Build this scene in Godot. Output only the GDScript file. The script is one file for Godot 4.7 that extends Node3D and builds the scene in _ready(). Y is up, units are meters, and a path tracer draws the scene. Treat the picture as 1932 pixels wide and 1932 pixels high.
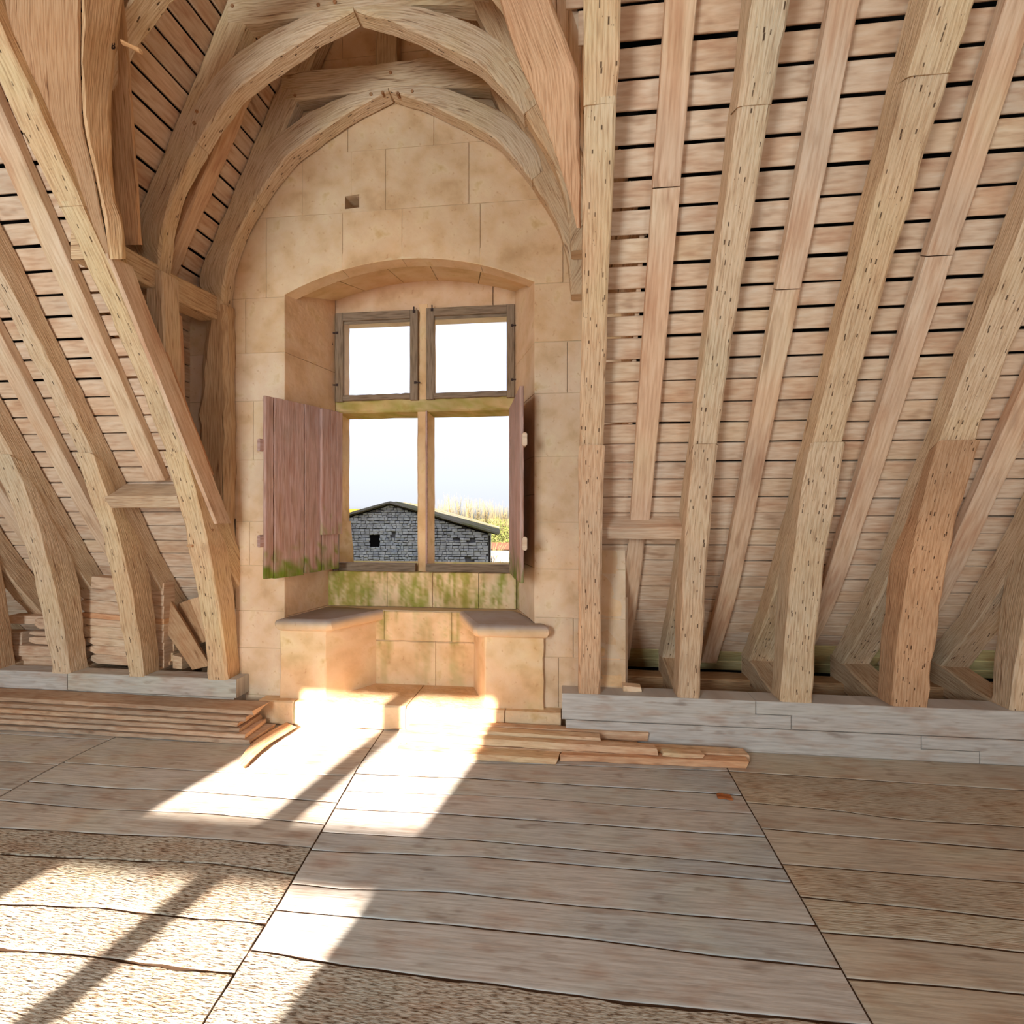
extends Node3D
# An attic under an old oak roof: a stone dormer window with seats, arched dormer trusses, boarded slopes, plank floor.

const EYE := 1.5            # camera height over the floor, metres
const YAW := 6.5            # degrees
const WALL := -3.50         # face of the dormer gable wall
const MID := -1.23          # centre line of the dormer
var sy := sin(deg_to_rad(YAW))
var cy := cos(deg_to_rad(YAW))
var M := {}
var noise := FastNoiseLite.new()
var rng := RandomNumberGenerator.new()
var used := {}

# ---------------------------------------------------------------- survey helpers: points of the room from bearings of the survey photograph
func ray(px: float, py: float) -> Vector3:
	var a := (px - 966.0) / 966.0
	return Vector3(cy * a - sy, (966.0 - py) / 966.0, -sy * a - cy)
func rt(px: float, py: float, t: float) -> Vector3: return Vector3(0, EYE, 0) + ray(px, py) * t
func onx(px: float, py: float, x: float) -> Vector3:
	var d := ray(px, py)
	return rt(px, py, x / d.x)
func ony(px: float, py: float, y: float) -> Vector3:
	var d := ray(px, py)
	return rt(px, py, (y - EYE) / d.y)
func onz(px: float, py: float, z: float) -> Vector3:
	var d := ray(px, py)
	return rt(px, py, z / d.z)

# ---------------------------------------------------------------- roof geometry
func zb(y: float) -> float:                       # underside of the boards of the main slope
	var k := maxf(0.0, 1.25 - y)
	return -4.08 + (y - 0.23) * 0.577 - 0.2 * k * k
func xd(y: float) -> float:                       # underside of the boards of the dormer slope on the -x side
	return -2.40 + (y - 3.744) * 0.475
func lerp_table(t: Array, y: float) -> float:
	for i in t.size() - 1:
		if y <= t[i + 1][0] or i == t.size() - 2:
			var a: float = (y - t[i][0]) / (t[i + 1][0] - t[i][0])
			return t[i][1] + (t[i + 1][1] - t[i][1]) * a
	return 0.0
var ZI := [[0.32, -3.36], [0.73, -3.30], [1.2, -3.19], [1.6, -3.07], [1.9, -2.95], [2.1, -2.845], [2.4, -2.68], [2.75, -2.46], [3.02, -2.28], [3.46, -1.99], [3.8, -1.74], [4.6, -1.1]]
func zi(y: float) -> float: return lerp_table(ZI, y)   # inner curve of the main trusses
var HW := [[2.6, 1.245], [2.94, 1.235], [3.15, 1.215], [3.28, 1.185], [3.45, 1.125], [3.68, 0.99], [3.77, 0.93], [3.89, 0.83], [4.0, 0.73], [4.154, 0.49], [4.288, 0.24], [4.385, 0.0]]
func hw(y: float) -> float: return lerp_table(HW, y)   # half width of the dormer vault

# ---------------------------------------------------------------- mesh building
class MB:
	var v := PackedVector3Array()
	var n := PackedVector3Array()
	var u := PackedVector2Array()
	var c := PackedColorArray()
	var ix := PackedInt32Array()
	func tri(a: int, b: int, d: int) -> void:
		if (v[b] - v[a]).cross(v[d] - v[a]).dot(n[a] + n[b] + n[d]) > 0.0:
			ix.append_array([a, d, b])
		else:
			ix.append_array([a, b, d])
	func grid(rows: Array, uvs: Array, cols: Array, centre: Vector3) -> void:
		var R := rows.size()
		var K: int = rows[0].size()
		var base := v.size()
		for i in R:
			var r: PackedVector3Array = rows[i]
			var r0: PackedVector3Array = rows[maxi(i - 1, 0)]
			var r1: PackedVector3Array = rows[mini(i + 1, R - 1)]
			for j in K:
				var dl := r1[j] - r0[j]
				var dw := r[mini(j + 1, K - 1)] - r[maxi(j - 1, 0)]
				var nn := dl.cross(dw).normalized()
				v.append(r[j])
				n.append(nn)
		var flip := 0.0
		for k in range(base, v.size()):
			flip += n[k].dot(v[k] - centre)
		if flip < 0.0:
			for k in range(base, v.size()):
				n[k] = -n[k]
		for i in R:
			u.append_array(uvs[i])
			c.append_array(cols[i])
		for i in R - 1:
			for j in K - 1:
				var a := base + i * K + j
				tri(a, a + 1, a + K)
				tri(a + 1, a + K + 1, a + K)
	func flat(p: Array, uv: Array, col: Color, nn: Vector3) -> void:     # convex polygon
		var base := v.size()
		for k in p.size():
			v.append(p[k])
			n.append(nn)
			u.append(uv[k])
			c.append(col)
		for k in range(1, p.size() - 1):
			tri(base, base + k, base + k + 1)
	func box(a: Vector3, b: Vector3, col: Color) -> void:
		var m := (a + b) * 0.5
		for ax in 3:
			for s in 2:
				var p := []
				var uv := []
				var i1 := (ax + 1) % 3
				var i2 := (ax + 2) % 3
				for q in [[0, 0], [1, 0], [1, 1], [0, 1]]:
					var w := Vector3.ZERO
					w[ax] = b[ax] if s else a[ax]
					w[i1] = b[i1] if q[0] else a[i1]
					w[i2] = b[i2] if q[1] else a[i2]
					p.append(w)
					uv.append(Vector2(w[i1], w[i2]))
				var nn := Vector3.ZERO
				nn[ax] = 1.0 if s else -1.0
				flat(p, uv, col, nn)
	func add_to(mesh: ArrayMesh, mat: Material) -> void:
		if ix.is_empty():
			return
		var a := []
		a.resize(Mesh.ARRAY_MAX)
		a[Mesh.ARRAY_VERTEX] = v
		a[Mesh.ARRAY_NORMAL] = n
		a[Mesh.ARRAY_TEX_UV] = u
		a[Mesh.ARRAY_TEX_UV2] = u
		a[Mesh.ARRAY_COLOR] = c
		a[Mesh.ARRAY_INDEX] = ix
		mesh.add_surface_from_arrays(Mesh.PRIMITIVE_TRIANGLES, a)
		mesh.surface_set_material(mesh.get_surface_count() - 1, mat)
	func mesh(mat: Material) -> ArrayMesh:
		var m := ArrayMesh.new()
		add_to(m, mat)
		return m

func nz(p: Vector3, f: float) -> float: return noise.get_noise_3d(p.x * f, p.y * f, p.z * f)

# A timber or stone: quad sections (four corners in a ring), joined lengthwise. Face k lies between corners k and k+1.
# o: ch chamfer, amp relief, step, cols, tint, smooth, special {face: material}, paint Callable
func loft(secs: Array, mat: Material, o := {}) -> ArrayMesh:
	var ch: float = o.get("ch", 0.008)
	var amp: float = o.get("amp", 0.004)
	var step: float = o.get("step", 0.09)
	var cols: int = o.get("cols", 2)
	var tint: Color = o.get("tint", Color(1, 1, 1))
	var smooth: bool = o.get("smooth", true)
	var special: Dictionary = o.get("special", {})
	var paint = o.get("paint")
	var seedo: float = o.get("seed", rng.randf() * 40.0)
	var fq: float = o.get("freq", 3.0)
	# resample
	var rings := []
	var along := []
	var run := 0.0
	for i in secs.size() - 1:
		var A: Array = secs[i]
		var B: Array = secs[i + 1]
		var P: Array = secs[maxi(i - 1, 0)]
		var Q: Array = secs[mini(i + 2, secs.size() - 1)]
		var ln: float = ((A[0] + A[1] + A[2] + A[3]) * 0.25).distance_to((B[0] + B[1] + B[2] + B[3]) * 0.25)
		var nn := maxi(1, int(ceil(ln / step)))
		for s in nn + (1 if i == secs.size() - 2 else 0):
			var t := float(s) / nn
			var ring := []
			for k in 4:
				ring.append(A[k].cubic_interpolate(B[k], P[k], Q[k], t) if smooth and secs.size() > 2 else A[k].lerp(B[k], t))
			rings.append(ring)
			along.append(run + ln * t)
		run += ln
	var bufs := {}
	var base := MB.new()
	var whole = (rings[0][0] + rings[rings.size() - 1][2]) * 0.5
	var uo := seedo * 0.731
	for k in 4:
		var rows := []
		var uvs := []
		var cs := []
		var crow := []
		var cuv := []
		var ccs := []
		for i in rings.size():
			var r: Array = rings[i]
			var ctr: Vector3 = (r[0] + r[1] + r[2] + r[3]) * 0.25
			var a: Vector3 = r[k]
			var b: Vector3 = r[(k + 1) % 4]
			var d: Vector3 = r[(k + 2) % 4]
			var w := a.distance_to(b)
			var e := (b - a) / maxf(w, 1e-5)
			var e2 := (d - b).normalized()
			var ca := minf(ch * (1.0 + 1.2 * nz(a + Vector3(seedo, 0, 0), fq * 2.0)), w * 0.3)
			var cb := minf(ch * (1.0 + 1.2 * nz(b + Vector3(seedo, 0, 0), fq * 2.0)), w * 0.3)
			var cb2 := minf(cb, b.distance_to(d) * 0.3)
			var row := PackedVector3Array()
			var uv := PackedVector2Array()
			var cc := PackedColorArray()
			for j in cols + 1:
				var f := lerpf(ca, w - cb, float(j) / cols)
				var p := a + e * f
				p += (p - ctr).normalized() * amp * nz(p + Vector3(seedo, 0, 0), fq)
				row.append(p)
				uv.append(Vector2(uo + k * 0.377 + f, seedo + along[i]))
				cc.append(paint.call(p, tint) if paint != null else shade(tint, p, seedo))
			rows.append(row)
			uvs.append(uv)
			cs.append(cc)
			var p0 := row[cols]
			var q := b + e2 * cb2
			q += (q - ctr).normalized() * amp * nz(q + Vector3(seedo, 0, 0), fq)
			crow.append(PackedVector3Array([p0, q]))
			cuv.append(PackedVector2Array([uv[cols], uv[cols] + Vector2(cb, 0)]))
			ccs.append(PackedColorArray([cc[cols], cc[cols]]))
		var mb: MB = base
		if special.has(k):
			if not bufs.has(k):
				bufs[k] = MB.new()
			mb = bufs[k]
		# centre of the timber for the sign: take the ring centres' mean on a straight run; use first ring for curved ones
		grid_by_ring(mb, rows, uvs, cs, rings)
		grid_by_ring(base, crow, cuv, ccs, rings)
	for end in 2:
		var r: Array = rings[0] if end == 0 else rings[rings.size() - 1]
		var r2: Array = rings[1] if end == 0 else rings[rings.size() - 2]
		var nn: Vector3 = (r[0] + r[2] - r2[0] - r2[2]).normalized()
		var cp := []
		var cu := []
		for k in 4:
			var a: Vector3 = r[k]
			var b: Vector3 = r[(k + 1) % 4]
			var w := a.distance_to(b)
			var e := (b - a) / maxf(w, 1e-5)
			var cc := minf(ch, w * 0.3)
			cp.append(a + e * cc)
			cp.append(b - e * cc)
		var ax: Vector3 = (r[1] - r[0]).normalized()
		var ay: Vector3 = (r[3] - r[0]).normalized()
		for q in cp:
			cu.append(Vector2((q - r[0]).dot(ax) + uo, (q - r[0]).dot(ay) * 0.3 + seedo))
		base.flat(cp, cu, paint.call(r[0], tint) if paint != null else shade(tint, r[0], seedo), nn)
	var m := ArrayMesh.new()
	base.add_to(m, mat)
	for k in bufs:
		bufs[k].add_to(m, special[k])
	return m

func grid_by_ring(mb: MB, rows: Array, uvs: Array, cs: Array, rings: Array) -> void:
	var R := rows.size()
	var K: int = rows[0].size()
	var b := mb.v.size()
	for i in R:
		var r: PackedVector3Array = rows[i]
		var r0: PackedVector3Array = rows[maxi(i - 1, 0)]
		var r1: PackedVector3Array = rows[mini(i + 1, R - 1)]
		var g: Array = rings[i]
		var ctr: Vector3 = (g[0] + g[1] + g[2] + g[3]) * 0.25
		for j in K:
			var nn := (r1[j] - r0[j]).cross(r[mini(j + 1, K - 1)] - r[maxi(j - 1, 0)]).normalized()
			if nn.dot(r[j] - ctr) < 0.0:
				nn = -nn
			mb.v.append(r[j])
			mb.n.append(nn)
		mb.u.append_array(uvs[i])
		mb.c.append_array(cs[i])
	for i in R - 1:
		for j in K - 1:
			var a := b + i * K + j
			mb.tri(a, a + 1, a + K)
			mb.tri(a + 1, a + K + 1, a + K)

func shade(tint: Color, p: Vector3, s: float) -> Color:      # age and wear: the tone drifts along a timber
	var k := 1.0 + 0.24 * noise.get_noise_3d(p.x * 1.3 + s, p.y * 1.3, p.z * 1.3)
	var w := 0.09 * noise.get_noise_3d(p.x * 0.9, p.y * 0.9 + s, p.z * 0.9)
	return Color(tint.r * k * (1.0 + w), tint.g * k, tint.b * k * (1.0 - w))

# straight timber from a to b: w along side, h along up
func beam(a: Vector3, b: Vector3, side: Vector3, up: Vector3, mat: Material, o := {}) -> ArrayMesh:
	var s := side * 0.5
	var h := up * 0.5
	var secs := []
	for p in [a, b]:
		secs.append([p - s - h, p + s - h, p + s + h, p - s + h])
	return loft(secs, mat, o)

# flat piece: polygon in the plane (O,U,V), front at N*0, thickness th behind, chamfered front edge
func slab(poly: PackedVector2Array, O: Vector3, U: Vector3, V: Vector3, N: Vector3, th: float, ch: float, mat: Material, tint := Color(1, 1, 1), back := false) -> ArrayMesh:
	var mb := MB.new()
	slab_into(mb, poly, O, U, V, N, th, ch, tint, back)
	return mb.mesh(mat)

func slab_into(mb: MB, poly: PackedVector2Array, O: Vector3, U: Vector3, V: Vector3, N: Vector3, th: float, ch: float, tint: Color, back := false) -> void:
	var p := poly
	if Geometry2D.is_polygon_clockwise(p):
		p.reverse()
	var inner := p
	if ch > 0.0:
		var off := Geometry2D.offset_polygon(p, -ch, Geometry2D.JOIN_MITER)
		inner = off[0] if off.size() == 1 else p
	var so := Vector2(O.x + O.z * 0.7, O.y) * 0.61
	var fl := Geometry2D.triangulate_polygon(inner)
	var b := mb.v.size()
	for q in inner:
		mb.v.append(O + U * q.x + V * q.y)
		mb.n.append(N)
		mb.u.append(q + so)
		mb.c.append(shade(tint, O + U * q.x + V * q.y, so.x))
	for k in range(0, fl.size(), 3):
		mb.tri(b + fl[k], b + fl[k + 1], b + fl[k + 2])
	var rings := [[inner, 0.0], [p, ch], [p, th]]
	for k in 2:
		var A: PackedVector2Array = rings[k][0]
		var B: PackedVector2Array = rings[k + 1][0]
		if A.size() != B.size():
			A = B
		# match the starting corner
		var sh := 0
		var best := 1e9
		for s in B.size():
			if A[0].distance_to(B[s]) < best:
				best = A[0].distance_to(B[s])
				sh = s
		for i in A.size():
			var j := (i + 1) % A.size()
			var a0 = O + U * A[i].x + V * A[i].y - N * rings[k][1]
			var a1 = O + U * A[j].x + V * A[j].y - N * rings[k][1]
			var bi := B[(i + sh) % B.size()]
			var bj := B[(j + sh) % B.size()]
			var b0 = O + U * bi.x + V * bi.y - N * rings[k + 1][1]
			var b1 = O + U * bj.x + V * bj.y - N * rings[k + 1][1]
			var t2 := bj - bi
			var nn := (U * t2.y - V * t2.x).normalized()
			if k == 0 and ch > 0.0:
				nn = (nn + N).normalized()
			mb.flat([a0, a1, b1, b0], [A[i] + so, A[j] + so, bj + so + Vector2(0.02, 0.0), bi + so + Vector2(0.02, 0.0)], shade(tint, a0, so.x), nn)
	if back:
		b = mb.v.size()
		for q in p:
			mb.v.append(O + U * q.x + V * q.y - N * th)
			mb.n.append(-N)
			mb.u.append(q + so)
			mb.c.append(tint)
		fl = Geometry2D.triangulate_polygon(p)
		for k in range(0, fl.size(), 3):
			mb.tri(b + fl[k], b + fl[k + 1], b + fl[k + 2])

# ---------------------------------------------------------------- naming
func numbered(called: String) -> String:
	var k: int = used.get(called, -1) + 1
	used[called] = k
	return called if k == 0 else "%s_%03d" % [called, k]
func thing(called: String, label: String, category: String, group := "", kind := "") -> Node3D:
	var o := Node3D.new()
	o.name = numbered(called)
	add_child(o, true)
	tag(o, label, category, group, kind)
	return o
func tag(o: Node3D, label: String, category: String, group := "", kind := "") -> void:
	if label: o.set_meta("label", label)
	if category: o.set_meta("category", category)
	if group: o.set_meta("group", group)
	if kind: o.set_meta("kind", kind)
func part(called: String, m: Mesh, parent: Node3D, label := "") -> MeshInstance3D:
	var o := MeshInstance3D.new()
	var key := "%d/%s" % [parent.get_instance_id(), called]
	var k: int = used.get(key, -1) + 1
	used[key] = k
	o.name = called if k == 0 else "%s_%03d" % [called, k]
	o.mesh = m
	parent.add_child(o, true)
	if label: o.set_meta("label", label)
	return o
func solo(called: String, m: Mesh, label: String, category: String, group := "", kind := "") -> MeshInstance3D:
	var o := MeshInstance3D.new()
	o.name = numbered(called)
	o.mesh = m
	add_child(o, true)
	tag(o, label, category, group, kind)
	return o
func rnd(a: float, b: float) -> float: return rng.randf_range(a, b)
func vary(c: Color, k: float) -> Color:
	var f := 1.0 + rnd(-k, k)
	var w := rnd(-k, k) * 0.35
	return Color(c.r * f * (1.0 + w), c.g * f, c.b * f * (1.0 - w))

# ---------------------------------------------------------------- materials
func grad(stops: Array) -> Gradient:
	var g := Gradient.new()
	var o := PackedFloat32Array()
	var c := PackedColorArray()
	for s in stops:
		o.append(s[0])
		c.append(s[1])
	g.offsets = o
	g.colors = c
	return g
func ntex(seed_: int, freq: float, oct: int, stops: Array, ridged := false, size := 512, warp := 0.0, cell := false) -> NoiseTexture2D:
	var f := FastNoiseLite.new()
	f.seed = seed_
	f.noise_type = FastNoiseLite.TYPE_CELLULAR if cell else FastNoiseLite.TYPE_SIMPLEX_SMOOTH
	f.frequency = freq
	f.fractal_type = FastNoiseLite.FRACTAL_RIDGED if ridged else FastNoiseLite.FRACTAL_FBM
	f.fractal_octaves = oct
	if warp > 0.0:
		f.domain_warp_enabled = true
		f.domain_warp_amplitude = warp
		f.domain_warp_frequency = freq * 0.8
	var t := NoiseTexture2D.new()
	t.width = size
	t.height = size
	t.seamless = true
	t.noise = f
	if stops.size():
		t.color_ramp = grad(stops)
	return t
func c8(r: int, g: int, b: int, a := 1.0) -> Color: return Color(r / 255.0, g / 255.0, b / 255.0, a)

func surf(called: String, tex: Texture2D, us: float, vs: float, bump: Texture2D, cm: float, det: Texture2D, du: float, dv: float, rough := 0.9) -> StandardMaterial3D:
	var m := StandardMaterial3D.new()
	m.resource_name = called
	m.albedo_texture = tex
	m.uv1_scale = Vector3(us, vs, 1)
	m.uv2_scale = Vector3(du, dv, 1)
	m.roughness = rough
	m.metallic_specular = 0.25
	m.vertex_color_use_as_albedo = true
	if bump:
		m.heightmap_enabled = true
		m.heightmap_texture = bump
		m.heightmap_scale = cm
	if det:
		m.detail_enabled = true
		m.detail_albedo = det
		m.detail_blend_mode = BaseMaterial3D.BLEND_MODE_MUL
		m.detail_uv_layer = BaseMaterial3D.DETAIL_UV_2
	M[called] = m
	return m

func nail_holes() -> ImageTexture:                 # marks left by the laths once nailed under the ribs
	var im := Image.create_empty(256, 512, false, Image.FORMAT_RGBA8)
	im.fill(Color(1, 1, 1, 0))
	var r := RandomNumberGenerator.new()
	r.seed = 77
	for k in 34:
		var x := r.randi_range(6, 246)
		var y := r.randi_range(6, 490)
		var w := r.randi_range(3, 5)
		var h := r.randi_range(8, 15)
		im.fill_rect(Rect2i(x - 1, y - 1, w + 2, h + 2), c8(110, 75, 50, 0.45))
		im.fill_rect(Rect2i(x, y, w, h), c8(60, 32, 18, 0.85))
	for k in 46:
		im.fill_rect(Rect2i(r.randi_range(2, 250), r.randi_range(2, 508), 2, r.randi_range(2, 5)), c8(75, 42, 25, 0.7))
	return ImageTexture.create_from_image(im)

func make_materials() -> void:
	var W := Color(1, 1, 1, 0)
	var grain := ntex(3, 0.018, 5, [[0.0, c8(172, 138, 108)], [0.36, c8(202, 168, 134)], [0.55, c8(211, 180, 147)], [0.8, c8(219, 190, 158)], [1.0, c8(202, 168, 138)]])
	var pale := ntex(5, 0.014, 5, [[0.0, c8(196, 160, 132)], [0.4, c8(212, 179, 150)], [0.6, c8(218, 187, 158)], [1.0, c8(226, 200, 174)]])
	var grey := ntex(8, 0.016, 5, [[0.0, c8(168, 157, 147)], [0.4, c8(184, 173, 163)], [0.6, c8(190, 180, 170)], [1.0, c8(200, 191, 182)]])
	var height := ntex(4, 0.02, 5, [])
	var coarse := ntex(14, 0.022, 5, [], false, 512, 18.0)
	var cracks := ntex(6, 0.010, 3, [[0.0, W], [0.80, Color(1, 1, 1, 0)], [0.88, c8(172, 126, 92, 0.4)], [0.96, c8(95, 60, 40, 0.75)], [1.0, c8(70, 42, 28, 0.85)]], true)
	var stains := ntex(9, 0.012, 4, [[0.0, c8(205, 158, 128, 0.55)], [0.3, c8(232, 205, 185, 0.3)], [0.5, W], [0.7, W], [0.85, c8(190, 165, 145, 0.35)], [1.0, c8(140, 112, 92, 0.5)]])
	var pits := ntex(21, 0.05, 3, [[0.0, c8(130, 92, 66, 0.8)], [0.22, c8(200, 165, 140, 0.35)], [0.34, W], [1.0, W]])
	surf("timber", grain, 9.0, 0.55, height, 0.22, cracks, 3.0, 0.15)
	surf("soffit", grain, 8.0, 0.6, height, 0.3, nail_holes(), 3.4, 1.25)
	surf("board", pale, 5.0, 0.7, height, 0.12, stains, 0.9, 0.35)
	surf("lath", pale, 7.0, 0.5, height, 0.10, stains, 1.1, 0.22)
	surf("plank", grey, 6.0, 0.45, height, 0.10, stains, 1.3, 0.5, 0.85)
	var eroded := ntex(31, 0.024, 5, [[0.0, c8(84, 64, 50)], [0.22, c8(122, 102, 84)], [0.34, c8(164, 149, 132)], [0.6, c8(184, 170, 153)], [1.0, c8(196, 183, 168)]], false, 512, 18.0)
	surf("worn_plank", eroded, 8.0, 1.7, coarse, 0.40, stains, 1.3, 0.5, 0.95)
	var half := ntex(33, 0.020, 5, [[0.0, c8(120, 98, 80)], [0.22, c8(160, 142, 124)], [0.36, c8(182, 168, 153)], [0.7, c8(190, 178, 165)], [1.0, c8(198, 187, 175)]], false, 512, 12.0)
	surf("half_worn_plank", half, 9.0, 0.9, coarse, 0.20, stains, 1.3, 0.5, 0.9)
	surf("plate_oak", grey, 0.45, 6.0, ntex(15, 0.02, 5, []), 0.08, stains, 0.4, 1.6, 0.88)
	surf("offcut", pale, 7.0, 0.8, height, 0.15, stains, 2.0, 0.6)
	surf("paint", ntex(41, 0.014, 5, [[0.0, c8(160, 122, 108)], [0.35, c8(180, 140, 124)], [0.6, c8(185, 147, 133)], [1.0, c8(194, 160, 148)]]), 7.0, 0.45, height, 0.12, stains, 2.6, 0.3, 0.8)
	surf("frame", ntex(42, 0.016, 4, [[0.0, c8(100, 80, 62)], [0.5, c8(136, 112, 90)], [1.0, c8(150, 126, 104)]]), 7.0, 0.6, height, 0.12, null, 1, 1, 0.8)
	# stone
	for q in [["stone", 1.0], ["rough_stone", 2.2]]:
		var m := StandardMaterial3D.new()
		m.resource_name = q[0]
		m.albedo_texture = ntex(51, 0.008, 5, [[0.0, c8(206, 168, 130)], [0.35, c8(222, 186, 150)], [0.55, c8(226, 192, 160)], [0.8, c8(230, 200, 166)], [1.0, c8(212, 176, 132)]])
		m.uv1_triplanar = true
		m.uv1_world_triplanar = true
		m.uv1_scale = Vector3.ONE * 0.9
		m.heightmap_enabled = true
		m.heightmap_texture = ntex(52, 0.03, 5, [])
		m.heightmap_scale = 0.22 * q[1]
		m.detail_enabled = true
		m.detail_albedo = ntex(53, 0.02, 4, [[0.0, c8(190, 146, 114, 0.5)], [0.12, c8(222, 190, 166, 0.25)], [0.24, W], [0.75, W], [1.0, c8(255, 232, 205, 0.5)]])
		m.detail_blend_mode = BaseMaterial3D.BLEND_MODE_MUL
		m.detail_uv_layer = BaseMaterial3D.DETAIL_UV_2
		m.uv2_triplanar = true
		m.uv2_world_triplanar = true
		m.uv2_scale = Vector3.ONE * 1.7
		m.roughness = 0.95
		m.metallic_specular = 0.2
		m.vertex_color_use_as_albedo = true
		M[q[0]] = m
	for q in [["mortar", c8(205, 176, 140), 0.95], ["iron", c8(62, 46, 42), 0.7], ["dark_earth", c8(74, 54, 40), 1.0], ["slate", c8(52, 46, 42), 0.9], ["plain_wood", c8(176, 140, 108), 0.95],
			["grass", c8(104, 102, 66), 1.0], ["twig", c8(124, 108, 74), 1.0], ["leafage", c8(92, 96, 50), 1.0], ["white_render", c8(150, 140, 130), 1.0], ["red_tile", c8(120, 72, 56), 1.0], ["lichen_tile", c8(120, 98, 36), 1.0], ["old_tile", c8(112, 106, 96), 1.0], ["void_black", c8(18, 16, 16), 1.0]]:
		var m := StandardMaterial3D.new()
		m.resource_name = q[0]
		m.albedo_color = q[1]
		m.roughness = q[2]
		m.metallic_specular = 0.2
		if q[0] in ["mortar", "old_tile", "twig", "leafage"]:
			m.vertex_color_use_as_albedo = true
		M[q[0]] = m
	var rub := StandardMaterial3D.new()
	rub.resource_name = "rubble"
	rub.albedo_texture = ntex(61, 0.03, 4, [[0.0, c8(140, 138, 138)], [0.5, c8(182, 181, 181)], [1.0, c8(208, 206, 204)]], false, 256)
	rub.uv1_triplanar = true
	rub.uv1_world_triplanar = true
	rub.uv1_scale = Vector3.ONE * 0.5
	rub.vertex_color_use_as_albedo = true
	rub.roughness = 1.0
	M["rubble"] = rub
	var gl := StandardMaterial3D.new()
	gl.resource_name = "pane_glass"
	gl.albedo_color = Color(0.95, 0.97, 1.0, 0.04)
	gl.transparency = BaseMaterial3D.TRANSPARENCY_ALPHA
	gl.roughness = 0.03
	M["glass"] = gl

# ---------------------------------------------------------------- scene
func _ready() -> void:
	rng.seed = 20240
	noise.noise_type = FastNoiseLite.TYPE_SIMPLEX_SMOOTH
	noise.seed = 11
	noise.frequency = 1.0
	noise.fractal_type = FastNoiseLite.FRACTAL_FBM
	noise.fractal_octaves = 3
	# camera
	var cam := Camera3D.new()
	cam.name = "camera"
	cam.position = Vector3(0, EYE, 0)
	cam.rotation_degrees = Vector3(0, YAW, 0)
	cam.fov = 90.0
	cam.near = 0.05
	cam.far = 2000.0
	add_child(cam, true)
	cam.current = true
	# sky and exposure
	var env := Environment.new()
	env.background_mode = Environment.BG_SKY
	var sm := ProceduralSkyMaterial.new()
	sm.sky_top_color = Color(0.86, 0.90, 0.98)
	sm.sky_horizon_color = Color(0.722, 0.734, 0.76)
	sm.sky_curve = 0.18
	sm.ground_bottom_color = Color(0.45, 0.44, 0.36)
	sm.ground_horizon_color = Color(0.80, 0.82, 0.80)
	sm.sky_energy_multiplier = SKY
	sm.ground_energy_multiplier = 0.8
	var sky := Sky.new()
	sky.sky_material = sm
	env.sky = sky
	env.tonemap_mode = Environment.TONE_MAPPER_LINEAR
	env.tonemap_exposure = 1.0
	env.sdfgi_enabled = true
	env.ssao_enabled = true
	env.ssil_enabled = true
	var we := WorldEnvironment.new()
	we.name = "sky"
	we.environment = env
	add_child(we, true)
	# low sun behind the camera; it enters by the cross window opposite and falls on the floor
	var sun := DirectionalLight3D.new()
	sun.name = "sun"
	sun.light_color = Color(1.0, 0.965, 0.92)
	sun.light_energy = SUN
	sun.light_angular_distance = 0.6
	sun.shadow_enabled = true
	sun.sky_mode = DirectionalLight3D.SKY_MODE_LIGHT_ONLY
	var to := Vector3(-0.17, 0.41, 1.0).normalized()
	add_child(sun, true)
	sun.look_at_from_position(to * 10.0, Vector3.ZERO, Vector3.UP)
	# daylight entering by the attic's other windows, behind the camera
	for w in REAR_WINDOWS:
		var al := AreaLight3D.new()
		al.name = "window_daylight"
		al.area_size = Vector2(w[1] - w[0], w[3] - w[2])
		al.light_energy = w[4]
		al.light_color = Color(0.87, 0.955, 1.0)
		al.area_range = 20.0
		al.area_attenuation = 2.0
		al.shadow_enabled = true
		al.position = Vector3((w[0] + w[1]) * 0.5, (w[2] + w[3]) * 0.5, 3.46)
		add_child(al, true)
	make_materials()
	build_shell()
	build_floor()
	build_gable()
	build_window()
	build_boards()
	build_trusses()
	build_dormer_frames()
	build_plates()
	build_seats()
	build_shutters()
	build_lumber()
	build_outdoors()

const SKY := 1.3
const SUN := 12.0
const REAR_WINDOWS := [[-3.114, -1.70, 1.05, 3.15, 31.0], [2.2, 3.6, 1.05, 3.15, 9.0]]   # x from, x to, y from, y to, daylight

func blk(mb: MB, a: Vector3, b: Vector3) -> void: mb.box(a, b, Color(1, 1, 1))
func mbox(a: Vector3, b: Vector3, mat: Material) -> ArrayMesh:
	var mb := MB.new()
	mb.box(a, b, Color(1, 1, 1))
	return mb.mesh(mat)

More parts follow.
